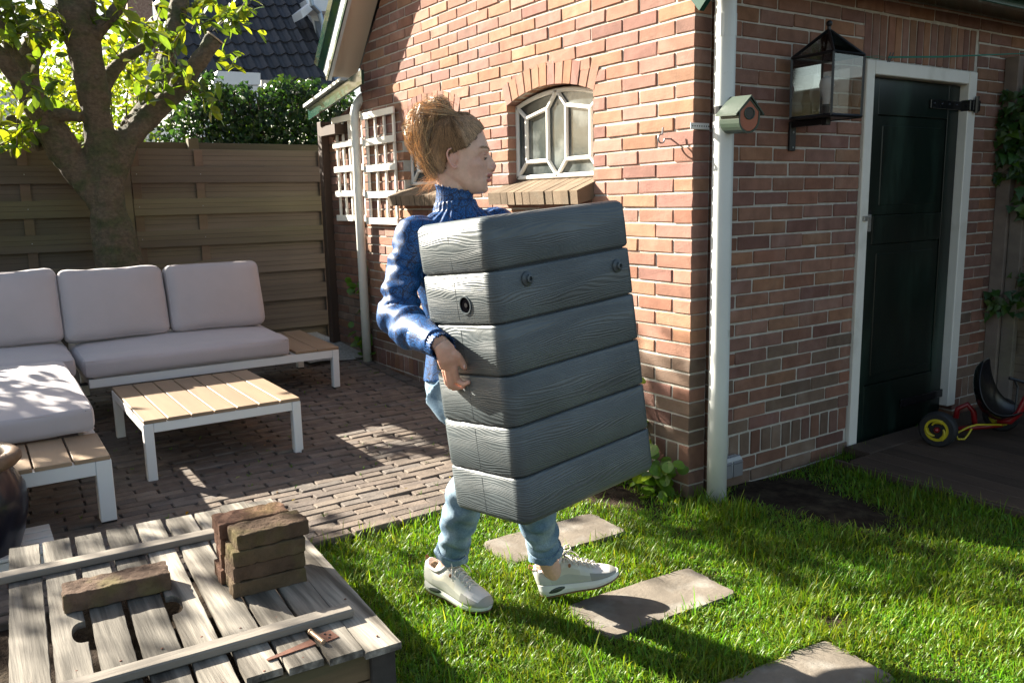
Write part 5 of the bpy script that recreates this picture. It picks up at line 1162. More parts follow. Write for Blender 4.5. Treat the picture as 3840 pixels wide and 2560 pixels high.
# torso
sp = nrm(PEL-NB_); LT = np.linalg.norm(PEL-NB_)
TORS = [(.015, .052, .055), (.035, .062, .095), (.06, .076, .135), (.10, .092, .155), (.18, .104, .155), (.27, .098, .140), (.36, .088, .126), (.44, .095, .145), (.52, .108, .168), (.58, .105, .168), (.62, .085, .13)]
def torso(mb, off=0.):
    pts = [NB_+sp*s_ for s_, a, b in TORS]; mb.tube(pts, [b+off for s_, a, b in TORS], 28, ref=V(1, 0, 0), rad2=[a+off for s_, a, b in TORS])
torso(bd)
RS, LS = U(1556, 872, 2.49), U(1858, 845, 2.655); RE, RW = U(1492, 1178, 2.42), None
def FP(px, py, off):   # point in front of the butt's narrow face, off metres outward
    d = ray(px/SS, py/SS); nY = np.array([MW[i][1] for i in range(3)]); o_ = BF-nY*off; return CC+d*(np.dot(o_-CC, nY)/np.dot(d, nY))
RW = FP(1652, 1290, .058)
bd.tube([NB_+sp*.07+(RS-NB_)*.5, RS, (RS*.5+RE*.5)+V(-.016, -.004, 0), RE], [.050, .042, .034, .031], 16)
bd.tube([RE, RE*.5+RW*.5+V(0, 0, -.008), RW], [.032, .029, .023], 16)
# right hand
palm = [FP(1668, 1312, .054), FP(1680, 1345, .048), FP(1688, 1375, .038)]
bd.tube([RW, *palm], [.023, .026, .029, .026], 14, rad2=[.020, .016, .015, .013], ref=FP(1690, 1350, 1.0)-FP(1690, 1350, 0.))
def finger(pts, r0): bd.tube([pts[0]*.7+palm[1]*.3]+pts, np.array([1.05, 1.05, 1.0, .92, .78])[:len(pts)+1]*r0, 12); bd.ell(pts[-1], (r0*.8,)*3, 10)
finger([FP(1702, 1376, .034), FP(1714, 1424, .021), FP(1739, 1441, .011), FP(1756, 1433, .004)], .0088)
finger([FP(1689, 1383, .040), FP(1697, 1438, .026), FP(1719, 1452, .012), FP(1738, 1450, .003)], .0088)
finger([FP(1677, 1388, .042), FP(1686, 1441, .030), FP(1702, 1455, .014), FP(1718, 1455, .004)], .0084)
finger([FP(1666, 1388, .042), FP(1676, 1434, .034), FP(1688, 1450, .018), FP(1700, 1452, .006)], .0074)
th = [FP(1682, 1318, .046), FP(1705, 1328, .034), FP(1717, 1336, .027), FP(1729, 1354, .017), FP(1742, 1376, .0095)]
bd.tube(th, [.013, .0125, .0108, .0105, .0082], 12); bd.ell(th[-1], (.0082,)*3, 10)
# left arm and hand on the far narrow face
LE = V(.30, -.83, .97); LW = V(.46, -.905, .885)
bd.tube([NB_+sp*.07+(LS-NB_)*.5, LS, LS*.5+LE*.5, LE], [.055, .048, .042, .036], 16); bd.tube([LE, LE*.5+LW*.5, LW], [.037, .032, .024], 14)
def LF(a, z, off):    # local coordinates on the far face
    return np.array(MW @ Vector((a, BW+off, z)))
hb = LF(BD-.04, -.37, .035); hc = LF(BD-.085, -.40, .026); bd.tube([LW, hb, hc], [.023, .027, .026], 12, rad2=[.019, .015, .013], ref=V(0, 1, 0))
for q in range(4):
    z_ = -.385-.018*q; bd.tube([hc+V(0, 0, .025-.017*q), LF(BD-.125, z_, .018), LF(BD-.155, z_-.006, .010), LF(BD-.175, z_-.008, .008)], [.009, .0088, .008, .007], 10)
bd.tube([hb+V(0, 0, .02), LF(BD-.06, -.345, .018), LF(BD-.09, -.325, .012)], [.012, .0105, .0085], 10)
# legs
RA = AZ(1033, 1292, .115); LA_ = AZ(1258, 1290, .135)
RH = PEL+V(-.005, -.085, -.02); LH = PEL+V(-.005, .085, -.02)
RC = U(1747, 1845, 2.0); RC = AZ(1068, 1135, .40); LC = AZ(1232, 1180, .33)
RK = RC+nrm(RC-RA)*.12+V(.05, .05, 0); LK = LC+nrm(LC-LA_)*.16+V(.02, 0, 0)
LEGR = [RH, RH*.45+RK*.55+V(.03, .03, 0), RK, RC, RC*.5+RA*.5, RA]; LEGL = [LH, LH*.45+LK*.55+V(.02, 0, 0), LK, LC, LC*.5+LA_*.5, LA_]
for LG in (LEGR, LEGL): bd.tube(LG, [.088, .070, .055, .054, .042, .033], 18)
# feet (inside the shoes)
def shoeframe(heel, toe_dir, pitch, roll_=0.):
    f = nrm(V(toe_dir[0], toe_dir[1], 0)); l = np.cross(V(0, 0, 1), f); f2 = f*math.cos(pitch)+V(0, 0, 1)*math.sin(pitch); u2 = np.cross(f2, l)
    return np.stack([f2, l, u2], axis=1), heel
SR = shoeframe(AZ(984, 1342, .022), (.93, .30), R(-4)); SLf = shoeframe(AZ(1241, 1363, .008), (.62, .785), R(14))
for (F3, O_), an in ((SR, RA), (SLf, LA_)): bd.tube([an+V(0, 0, .04), an, F3@V(.065, 0, .06)+O_], [.034, .032, .034], 16); bd.tube([F3@V(.03, 0, .04)+O_, F3@V(.12, 0, .05)+O_, F3@V(.2, 0, .03)+O_], [.026, .028, .022], 12)
body = bd.build('body', skinM, per); remesh(body, .0027, 2, .5)
def tolocal(a): return ((a-HO)@HB)/KH
a = meshco(body); l = tolocal(a)
isf0 = (l[:, 2] > -.13) & (l[:, 2] < .14) & (np.linalg.norm(l[:, :2], axis=1) < .2)
def sculpt(c, r, d):
    q = np.exp(-(((l-np.array(c))/np.array(r))**2).sum(1))*isf0; a[:] = a+np.outer(q, HB@np.array(d, float)*KH)
for s in (-1, 1):
    sculpt((.100, s*.024, .012), (.012, .011, .007), (-.003, 0, 0)); sculpt((.088, s*.046, .006), (.015, .012, .010), (-.002, -s*.003, 0)); sculpt((.080, s*.052, -.016), (.018, .014, .012), (.0015, s*.003, 0))
    sculpt((.095, s*.028, .026), (.012, .02, .006), (.0025, 0, 0)); sculpt((.06, s*.07, .04), (.02, .02, .02), (0, -s*.003, 0)); sculpt((.07, s*.055, -.055), (.025, .015, .016), (0, -s*.003, 0)); sculpt((.088, s*.028, -.050), (.010, .010, .012), (-.0015, 0, 0))
setco(body, a); l = tolocal(a); col = np.tile(np.array([.68, .425, .315]), (len(a), 1)); col *= (1+.03*snoise(a, 60)[:, None])
isf = (l[:, 2] > -.13) & (l[:, 2] < .14) & (np.linalg.norm(l[:, :2], axis=1) < .2)
def blob(c, r, cc, k=1.):
    d = np.linalg.norm((l-np.array(c))/np.array(r), axis=1); w_ = (np.clip(1.3-d, 0, .3)/.3*k*isf)[:, None]; col[:] = col*(1-w_)+np.array(cc)*w_
for s in (-1, 1): blob((.075, s*.045, -.025), (.035, .035, .03), (.60, .30, .22), .4); blob((-.002, s*.083, .004), (.022, .02, .032), (.62, .27, .20), .6); blob((.088, s*.03, .012), (.022, .02, .009), (.56, .30, .22), .5)
blob((.117, 0, -.026), (.013, .014, .013), (.62, .25, .19), .6)
blob((.105, 0, -.0475), (.014, .022, .0052), (.50, .165, .14)); blob((.101, 0, -.0615), (.014, .020, .0066), (.52, .18, .15)); blob((.099, 0, -.054), (.012, .017, .0026), (.09, .03, .025))
hands = np.linalg.norm(a-FP(1690, 1400, .03), axis=1) < .09; col[hands] *= np.array([1.04, .95, .93])
vcol(body, col)
# fingernail
nl_ = MB(); nl_.ell(th[-1]*.94+th[-2]*.06+(FP(1742, 1376, .03)-FP(1742, 1376, 0))*.27, (.0045, .0025, .006), 10); nl_.build('thumbnail', pmat('nail', (.68, .45, .38), .3, .03), body, smooth=True)
# eye details
for s in (-1, 1):
    eb = MB(); eb.ell(H(.0805, s*.0290, .0045), (.0112,)*3, 18); e_ = eb.build('eye', pmat('eye_white%d' % s, (.62, .58, .55), .2), per, smooth=True)
    eb = MB(); eb.ell(H(.0908, s*.0300, .0005), (.0042, .0045, .0042), 12); eb.build('iris', pmat('iris%d' % s, (.06, .08, .09), .1), e_, smooth=True)
    lb = MB(); ang = np.linspace(-1, 1, 9)
    P = [H(.0838+.0136*math.cos(t*1.15), s*.030+.0142*math.sin(t*1.15), .0022+.0005*t*s-.001*t*t) for t in ang]; lb.tube(P, [.0006, .0010, .0013, .0014, .0014, .0014, .0014, .0013, .0008], 6)
    lb.build('eyelashes', pmat('lash%d' % s, (.06, .03, .02), .6), per)
    P = [H(.0838+.0128*math.cos(t*1.1), s*.030+.0135*math.sin(t*1.1), .0145-.003*t*t) for t in ang]; lb = MB(); lb.tube(P, .0016, 8); lb.build('eyelid', skinM, per, smooth=True)
    o = bpy.data.objects[-1] if False else None
for o in per.children:
    if o.name.startswith('eyelid'): vcol(o, np.tile(np.array([.57, .31, .23]), (len(o.data.vertices), 1)))
bw = MB()
for s in (-1, 1):
    for q in range(70):
        t = rng.uniform(0, 1); x = .1055-.024*t**1.6; y_ = s*(.012+.038*t); z = .0275+.006*math.sin(t*2.6)+rng.normal()*.0016
        bw.tube([H(x, y_, z), H(x-.004, y_+s*.006, z+.0015)], [.0007, .0003], 3, col=(.9, .8, .7))
bw.build('eyebrows', hairM, per)
# ---------------------------------------------------------------- hair
def hlim(z): return np.interp(z, [-.060, -.046, -.037, -.006, .010, .022, .030, .040, .050, .066, .086, .10], [-.07, -.048, -.028, -.020, -.016, .016, .040, .050, .062, .074, .086, .12])
_HS = HS; _z = np.linspace(_HS[0][0], _HS[-1][0], 110); _zz = [h[0] for h in _HS][::-1]; HS = [(z, *[float(np.interp(z, _zz, [h[k] for h in _HS][::-1])) for k in (1, 2, 3)]) for z in _z]
hm = MB(); rows = head_loft(hm, off=.0055, n=150); HS = _HS
vs = np.vstack(hm.v); lo_ = tolocal(vs); keepf = []
for f in hm.f:
    if len(f) > 4: 
        if lo_[list(f)][:, 2].mean() > .1: keepf.append(f)
        continue
    c_ = lo_[list(f)].mean(0)
    if c_[0] < hlim(c_[2])-.003*math.sin(c_[2]*300) and c_[2] > -.066: keepf.append(f)
hm.f = keepf; hm.m = [0]*len(keepf); hm.c = [(.40, .36, .33)]*len(keepf)
hr = bpy.data.objects.new('hair', None); COL.objects.link(hr); hr.parent = per
hm.build('scalp_hair', hairM, hr, smooth=True)
G = np.array([-.018, 0, .118])
bm_ = MB()
for c_, r_ in (((-.055, 0, .125), (.052, .045, .040)), ((-.085, 0, .085), (.040, .04, .055)), ((-.080, 0, .035), (.034, .038, .058)), ((-.062, 0, -.012), (.026, .038, .042)), ((-.035, 0, .135), (.036, .036, .030)), ((-.045, 0, .160), (.026, .028, .022))):
    bm_.ell(H(*c_), np.array(r_)*KH*.86, 16, col=(.55, .45, .38), rot=HB)
bn = bm_.build('bun', hairM, hr); remesh(bn, .006, 4, .5); a = meshco(bn); setco(bn, a+nrm(V(1, 1, 1))*snoise(a, 90)[:, None]*.003); vcol(bn, np.tile(np.array([.5, .44, .38]), (len(a), 1)))
st = MB()
def hcol():
    k = rng.uniform(.5, 1.6); c = np.array([1.0, .95, .85])*k
    if rng.uniform() < .22: c = np.array([2.2, 2.1, 1.9])*rng.uniform(.7, 1.1)
    return tuple(c)
def skull(x, y, z):     # push a local point out to just above the skull
    k = len(HS); zz = np.array([h[0] for h in HS])[::-1]; f = np.interp(z, zz, [h[1] for h in HS][::-1]); b = np.interp(z, zz, [h[2] for h in HS][::-1]); w_ = np.interp(z, zz, [h[3] for h in HS][::-1])
    f += .008; b -= .008; w_ += .008; c = f*.42+b*.58; rx = (f-c) if x > c else (c-b); d = math.sqrt(((x-c)/rx)**2+(y/w_)**2)+1e-6
    return np.array([c+(x-c)/d, y/d, z])
def surf(x, s, z, u=1.):
    zz = [h[0] for h in HS][::-1]; f = np.interp(z, zz, [h[1] for h in HS][::-1])+.0095; b = np.interp(z, zz, [h[2] for h in HS][::-1])-.0095; w_ = np.interp(z, zz, [h[3] for h in HS][::-1])+.0095
    c = f*.42+b*.58; rx = (f-c) if x > c else (c-b); q = min(1, abs(x-c)/rx); xx = c+math.copysign(q*rx, x-c); y = w_*max(0, 1-q*q)**.43*(1-.10*max(0, (xx-c)/rx if x > c else 0)**2)
    return np.array([xx, s*y, z])
def strand(P, r=.0006, col=None): st.tube([H(*p) for p in P], np.concatenate([[r], np.full(len(P)-2, r), [r*.35]]), 3, col=col or hcol(), cap=False)
roots = []
for q in range(2600):
    s = -1 if rng.uniform() < .72 else 1; z = rng.uniform(-.055, .126); x = hlim(z)-rng.uniform(.0, .012) if rng.uniform() < .5 else rng.uniform(-.075, max(-.07, min(hlim(z), .09))); y = s*rng.uniform(.08, .2) if z > .08 else s*.08
    p0 = surf(x, s, z, rng.uniform(0, 1)); P = [p0]; n = 9
    for i in range(1, n):
        t = i/(n-1); q_ = p0*(1-t)+G*t; q_[2] += .018*math.sin(t*math.pi)*(z > .02); q_ = q_+rng.normal(size=3)*.0012
        if q_[2] < .124:
            sk = surf(q_[0], s, q_[2], 1.); q_[1] = sk[1]*(1-t**4)+q_[1]*t**4
        P.append(q_+np.array([0, 0, .0016*math.sin(t*16+s+z*90)])); 
    strand(P, .00045, tuple(np.array([.9, .84, .76])*rng.uniform(.45, 1.75)))
# bun : messy loops round the gathered knot, then the loosened mass behind the head
def hcol2(): 
    k = rng.uniform(.45, 1.25); c = np.array([.95, .92, .82])*k
    if rng.uniform() < .34: c = np.array([2.2, 2.3, 2.0])*rng.uniform(.7, 1.15)
    return tuple(c)
def loop(c, r, ax0, a0, a1, n=12, jit=.003):
    ax0 = nrm(ax0); u_ = nrm(np.cross(ax0, V(.3, .2, .9))); v_ = np.cross(ax0, u_); return [c+u_*r[0]*math.cos(a)+v_*r[1]*math.sin(a)+ax0*r[2]*(a-a0)+rng.normal(size=3)*jit for a in np.linspace(a0, a1, n)]
for q in range(3600):
    k = rng.integers(0, 7); CL = [(-.036, 0, .152), (-.062, -.008, .138), (-.086, .004, .115), (-.098, -.006, .088), (-.094, 0, .06), (-.082, -.008, .03), (-.066, 0, .0)][k]
    RR = [.032, .043, .048, .050, .046, .038, .030][k]; rs2 = np.random.RandomState(k*3+int(rng.integers(0, 3))); ax0 = rs2.normal(size=3)*V(.5, 1.2, .5)+rng.normal(size=3)*.22
    rr = RR*rng.uniform(.72, 1.12); a0 = rng.uniform(0, 6.28)
    strand(loop(np.array(CL)+rng.normal(size=3)*.006, (rr, rr*rng.uniform(.75, 1.), rng.normal()*.004), ax0, a0, a0+rng.uniform(1.2, 3.6), 9, .0010), rng.uniform(.0003, .0006), hcol2())
for q in range(1500):   # fall behind the head to the nape
    x0 = rng.uniform(-.118, -.045); y0 = rng.normal()*.03; z0 = rng.uniform(.03, .155); x1 = rng.uniform(-.082, -.034); z1 = rng.uniform(-.062, -.005); P = []; bl_ = rng.uniform(.0, .03); wv1 = rng.normal()*.004
    for i in range(9):
        t = i/8; P.append(np.array([x0*(1-t)+x1*t-bl_*math.sin(t*math.pi)+wv1*math.sin(t*9), y0*(1-.3*t)-.008+wv1*math.cos(t*8), z0*(1-t)+z1*t]))
    strand(P, rng.uniform(.0003, .0006), hcol2())
for q in range(600):   # front of the knot sweeping up and over
    P = []; y0 = rng.normal()*.02; h_ = rng.uniform(.0, .034)
    for i in range(9): t = i/8; P.append(np.array([.028-.11*t, y0*(1+t), .120+h_*math.sin(t*2.6)+.012*t])+rng.normal(size=3)*.001)
    strand(P, rng.uniform(.0003, .0005), hcol2())
for q in range(90):   # flyaways
    x = rng.uniform(-.11, .0); p = np.array([x, rng.normal()*.03, rng.uniform(-.02, .165)]); d = nrm(V(-.7+rng.normal()*.4, rng.normal()*.5, rng.normal()*.7)); P = [p]; sl_ = rng.uniform(.006, .013)
    for i in range(6): d = nrm(d+V(-.05, 0, -.30)+rng.normal(size=3)*.2); p = p+d*sl_; P.append(p)
    strand(P, .00028, (2.0, 1.9, 1.6))
for q in range(70):    # loose ends in the neck
    p = np.array([rng.uniform(-.075, -.03), rng.normal()*.035, rng.uniform(-.06, -.02)]); d = nrm(V(-.7, rng.normal()*.4, -1)); P = [p]
    for i in range(6): d = nrm(d+rng.normal(size=3)*.22+V(-.1, 0, 0)); p = p+d*.013; P.append(p)
    strand(P, .00030, (1.9, 1.8, 1.5))
st.build('strands', hairM, hr)
# ---------------------------------------------------------------- blouse
bl = MB()
def wrinkled(mb, pts, rad, amp, n=40, m=60, seed=0, rad2=None, ks=38., soft=1.):
    pts = np.asarray(pts, float); k = len(pts); tt = np.linspace(0, k-1, m)
    from_ = np.arange(k); Q = np.stack([np.interp(tt, from_, pts[:, i]) for i in range(3)], 1)
    for _ in range(5): Q[1:-1] = (Q[:-2]+Q[1:-1]*2+Q[2:])/4
    rr = np.interp(tt, from_, rad); r2 = rr if rad2 is None else np.interp(tt, from_, rad2)
    b0 = len(mb.v); mb.tube(Q, rr, n, rad2=r2); vs = mb.v[b0]
    cen = np.repeat(Q, n, axis=0); d = vs-cen; th = np.tile(np.arange(n)*2*math.pi/n, m); s_ = np.repeat(np.arange(m)/m, n); ln = np.linalg.norm(np.diff(Q, axis=0), axis=1).sum()
    wv_ = np.sin(s_*ln*ks*2+2.0*np.sin(th+seed)+1.3*np.sin(2*th+seed*2+s_*6))+.6*np.sin(s_*ln*ks*3.3+3*np.cos(th*1+seed)+s_*9); amp_ = np.interp(s_*(k-1), from_, amp) if not np.isscalar(amp) else amp
    wv_ = np.sign(wv_)*np.abs(wv_)**.7
    mb.v[b0] = cen+d*(1+(wv_*amp_/np.linalg.norm(d, axis=1).clip(.01)))[:, None]
bl.tube([NB_+sp*s_ for s_, a, b in TORS[:9]], [b+.014 for s_, a, b in TORS[:9]], 28, ref=V(1, 0, 0), rad2=[a+.014 for s_, a, b in TORS[:9]])
CUF = RW*.93+RE*.07
m1 = RS*.5+RE*.5+V(-.018, -.005, 0)
wrinkled(bl, [NB_+sp*.075+(RS-NB_)*.55, RS+V(0, 0, .0), RS*.72+RE*.28+V(-.008, 0, 0), m1, RE*.78+RS*.22+V(-.006, 0, 0), RE+V(-.004, 0, -.004), RE*.72+RW*.28+V(.0, 0, -.018), RE*.45+RW*.55+V(0, 0, -.012), CUF], [.064, .060, .053, .051, .054, .058, .056, .045, .033], [.001, .002, .003, .0045, .0055, .0055, .005, .004, .001], seed=1.2, m=90, ks=30.)
wrinkled(bl, [NB_+sp*.075+(LS-NB_)*.55, LS, LS*.5+LE*.5+V(-.02, 0, 0), LE, LE*.5+LW*.5+V(0, 0, -.01), LW], [.068, .066, .058, .062, .054, .033], [.001, .002, .005, .006, .004, .001], seed=3.)
bl.tube([NB_+V(0, 0, .012), NB_+sp*.05], [.063, .075], 24, ref=V(1, 0, 0), rad2=[.062, .075])
blM = bpy.data.materials.new('blue_crackle_fabric'); blM.use_nodes = True; N, L, b = nodes(blM); b.inputs['Roughness'].default_value = .48; b.inputs['Specular IOR Level'].default_value = .4
tc = N.new('ShaderNodeTexCoord'); nz = N.new('ShaderNodeTexNoise'); nz.inputs['Scale'].default_value = 26; nz.inputs['Detail'].default_value = 3; L.new(tc.outputs['Object'], nz.inputs[0])
vm = N.new('ShaderNodeVectorMath'); vm.operation = 'SCALE'; vm.inputs['Scale'].default_value = .03; L.new(nz.outputs['Color'], vm.inputs[0]); va = N.new('ShaderNodeVectorMath'); va.operation = 'ADD'; L.new(tc.outputs['Object'], va.inputs[0]); L.new(vm.outputs[0], va.inputs[1])
def vor(scale, lo, hi):
    v_ = N.new('ShaderNodeTexVoronoi'); v_.feature = 'DISTANCE_TO_EDGE'; v_.inputs['Scale'].default_value = scale; L.new(va.outputs[0], v_.inputs['Vector'])
    r_ = N.new('ShaderNodeMapRange'); r_.inputs['From Min'].default_value = lo; r_.inputs['From Max'].default_value = hi; L.new(v_.outputs[0], r_.inputs[0]); return r_
va_, vb_ = vor(30, .012, .05), vor(210, .02, .18)
mm = N.new('ShaderNodeMath'); mm.operation = 'MULTIPLY'; L.new(va_.outputs[0], mm.inputs[0]); L.new(vb_.outputs[0], mm.inputs[1])
mx = N.new('ShaderNodeMix'); mx.data_type = 'RGBA'; mx.inputs[6].default_value = (.003, .008, .035, 1); mx.inputs[7].default_value = (.014, .105, .32, 1); L.new(mm.outputs[0], mx.inputs[0]); L.new(mx.outputs[2], b.inputs['Base Color'])
bp = N.new('ShaderNodeBump'); bp.inputs['Strength'].default_value = .1; bp.inputs['Distance'].default_value = .0008; L.new(nz.outputs[0], bp.inputs['Height']); L.new(bp.outputs[0], b.inputs['Normal'])
blo = bl.build('blouse', blM, per); remesh(blo, .0042, 2, .5)
a = meshco(blo); nn_ = np.empty(len(a)*3, np.float32); blo.data.vertices.foreach_get('normal', nn_); nn_ = nn_.reshape(-1, 3)
gath = np.clip(1-np.abs(np.linalg.norm(a-NB_, axis=1)-.10)/.09, 0, 1); an_ = np.arctan2(a[:, 1]-NB_[1], a[:, 0]-NB_[0])
setco(blo, a+nn_*((np.sin(an_*26+snoise(a, 9)*1.5)*.0028*gath)+snoise(a*V(1, 1, .6), 24)*.0009)[:, None])
# collar: smocked turtleneck with ruffled edge
cl_ = MB(); n = 120; rowsC = []; c0 = H(-.004, 0, -.085); prof = [(.0, .0585, .0), (.004, .0565, .001), (.012, .0555, .0), (.024, .056, .0), (.036, .057, 0), (.048, .059, 0), (.060, .062, 0), (.072, .071, 0)]
for dz, r_, _ in prof:
    row = []
    for j in range(n):
        t = 2*math.pi*j/n; k_ = (.0024*math.sin(t*34+dz*60) if dz < .01 else .0010*math.sin(t*40)+.0011*math.sin(dz*520)); rr = r_+k_
        zz_ = -dz+(.0025*math.sin(t*17+1)+.0015*math.sin(t*31) if dz < .002 else 0)
        # higher at the back, lower under the chin
        row.append(c0+HB@V(rr*math.cos(t), rr*math.sin(t)*.96, zz_-.012*math.cos(t)*(1 if dz < .07 else .5)))
    rowsC.append(row)
vsC = [p for r_ in rowsC for p in r_]; F = [(i*n+j, (i+1)*n+j, (i+1)*n+(j+1) % n, i*n+(j+1) % n) for i in range(len(rowsC)-1) for j in range(n)]
cl_.add(vsC, F); co_ = cl_.build('collar', blM, blo, smooth=True); md = co_.modifiers.new('s', 'SOLIDIFY'); md.thickness = .002; md.offset = -1
# cuff
def ringcuff(Pa, Pb, ra, rb, name, mat, par, wav=.0016, n=60, m=10, k=26):
    mb = MB(); b0 = 0; T = nrm(Pb-Pa); A = nrm(np.cross(T, V(0, 0, 1))); B = np.cross(T, A); rows = []
    for i in range(m+1):
        s_ = i/m; row = []
        for j in range(n):
            t = 2*math.pi*j/n; r_ = ra+(rb-ra)*s_+wav*math.sin(t*k+s_*3)*(1+2*(s_ > .9))+.0008*math.sin(s_*40)+(.003 if s_ > .95 else 0); row.append(Pa+(Pb-Pa)*s_+A*r_*math.cos(t)+B*r_*math.sin(t)+T*(.003*math.sin(t*9) if s_ > .95 else 0))
        rows.append(row)
    mb.add([p for r_ in rows for p in r_], [(i*n+j, (i+1)*n+j, (i+1)*n+(j+1) % n, i*n+(j+1) % n) for i in range(m) for j in range(n)])
    o = mb.build(name, mat, par, smooth=True); md = o.modifiers.new('s', 'SOLIDIFY'); md.thickness = .002; md.offset = -1; return o
ringcuff(RE*.40+RW*.60+V(0, 0, -.010), RW+nrm(palm[0]-RW)*.010, .043, .0295, 'cuff', blM, blo)
ringcuff(LE*.35+LW*.65, LW, .038, .030, 'cuff', blM, blo)
# ---------------------------------------------------------------- jeans
jnM = pmat('light_denim', (.11, .19, .28), .88, .3, 220, .6, 260, col2=(.27, .36, .43), c2scale=16, c2lo=.42, c2hi=.68, bdist=.0012)
jnD = pmat('denim_seam', (.09, .15, .23), .85, .3, 120, .4, 600, col2=(.3, .38, .45), c2scale=150, c2lo=.5, c2hi=.6)
jb = MB(); q_ = [(.42, .092, .142), (.48, .108, .160), (.54, .116, .172), (.60, .112, .168), (.65, .094, .14), (.69, .06, .09), (.71, .02, .03)]
jb.tube([NB_+sp*s_ for s_, a, b in q_], [b+.006 for s_, a, b in q_], 28, ref=V(1, 0, 0), rad2=[a+.01 for s_, a, b in q_])
def jleg(LG, ra, seed, endk):
    ank = LG[5]; top = LG[3]; e_ = ank+(top-ank)*endk
    P = [LG[0], LG[1], LG[2], LG[3], e_+(top-e_)*.4, e_]; wrinkled(jb, P, ra, [.001, .003, .004, .004, .004, .002], seed=seed, m=80, ks=26); return e_, top
eR, tR = jleg(LEGR, [.105, .086, .070, .062, .054, .047], .5, .17); eL, tL = jleg(LEGL, [.105, .086, .070, .060, .053, .048], 2.2, .24)
jo = jb.build('jeans', jnM, per); remesh(jo, .0042, 1, .5)
for e_, t_, ra in ((eR, tR, .050), (eL, tL, .051)):
    d = nrm(e_-t_); ringcuff(e_-d*.022, e_+d*.006, ra+.0005, ra+.002, 'turned_up_hem', jnM, jo, wav=.0012, k=5)
    sm_ = MB(); sm_.tube([e_-d*.19+(-CFW*(ra+.009)*.92-CR*.012), e_-d*.1+(-CFW*(ra+.004)*.95-CR*.016), e_-d*.02+(-CFW*(ra+.003)*.95-CR*.020)], .0016, 6); sm_.build('side_seam', jnD, jo)
    sm_ = MB()
    A = nrm(np.cross(d, V(1, 0, 0))); B = np.cross(d, A)
    for zz_ in (-.018, .0065): P = [e_+d*zz_+(A*math.cos(t)+B*math.sin(t))*(ra+.0035) for t in np.linspace(0, 2*math.pi, 31)]; sm_.tube(P, .0011, 5)
    sm_.build('hem_stitching', jnD, jo)
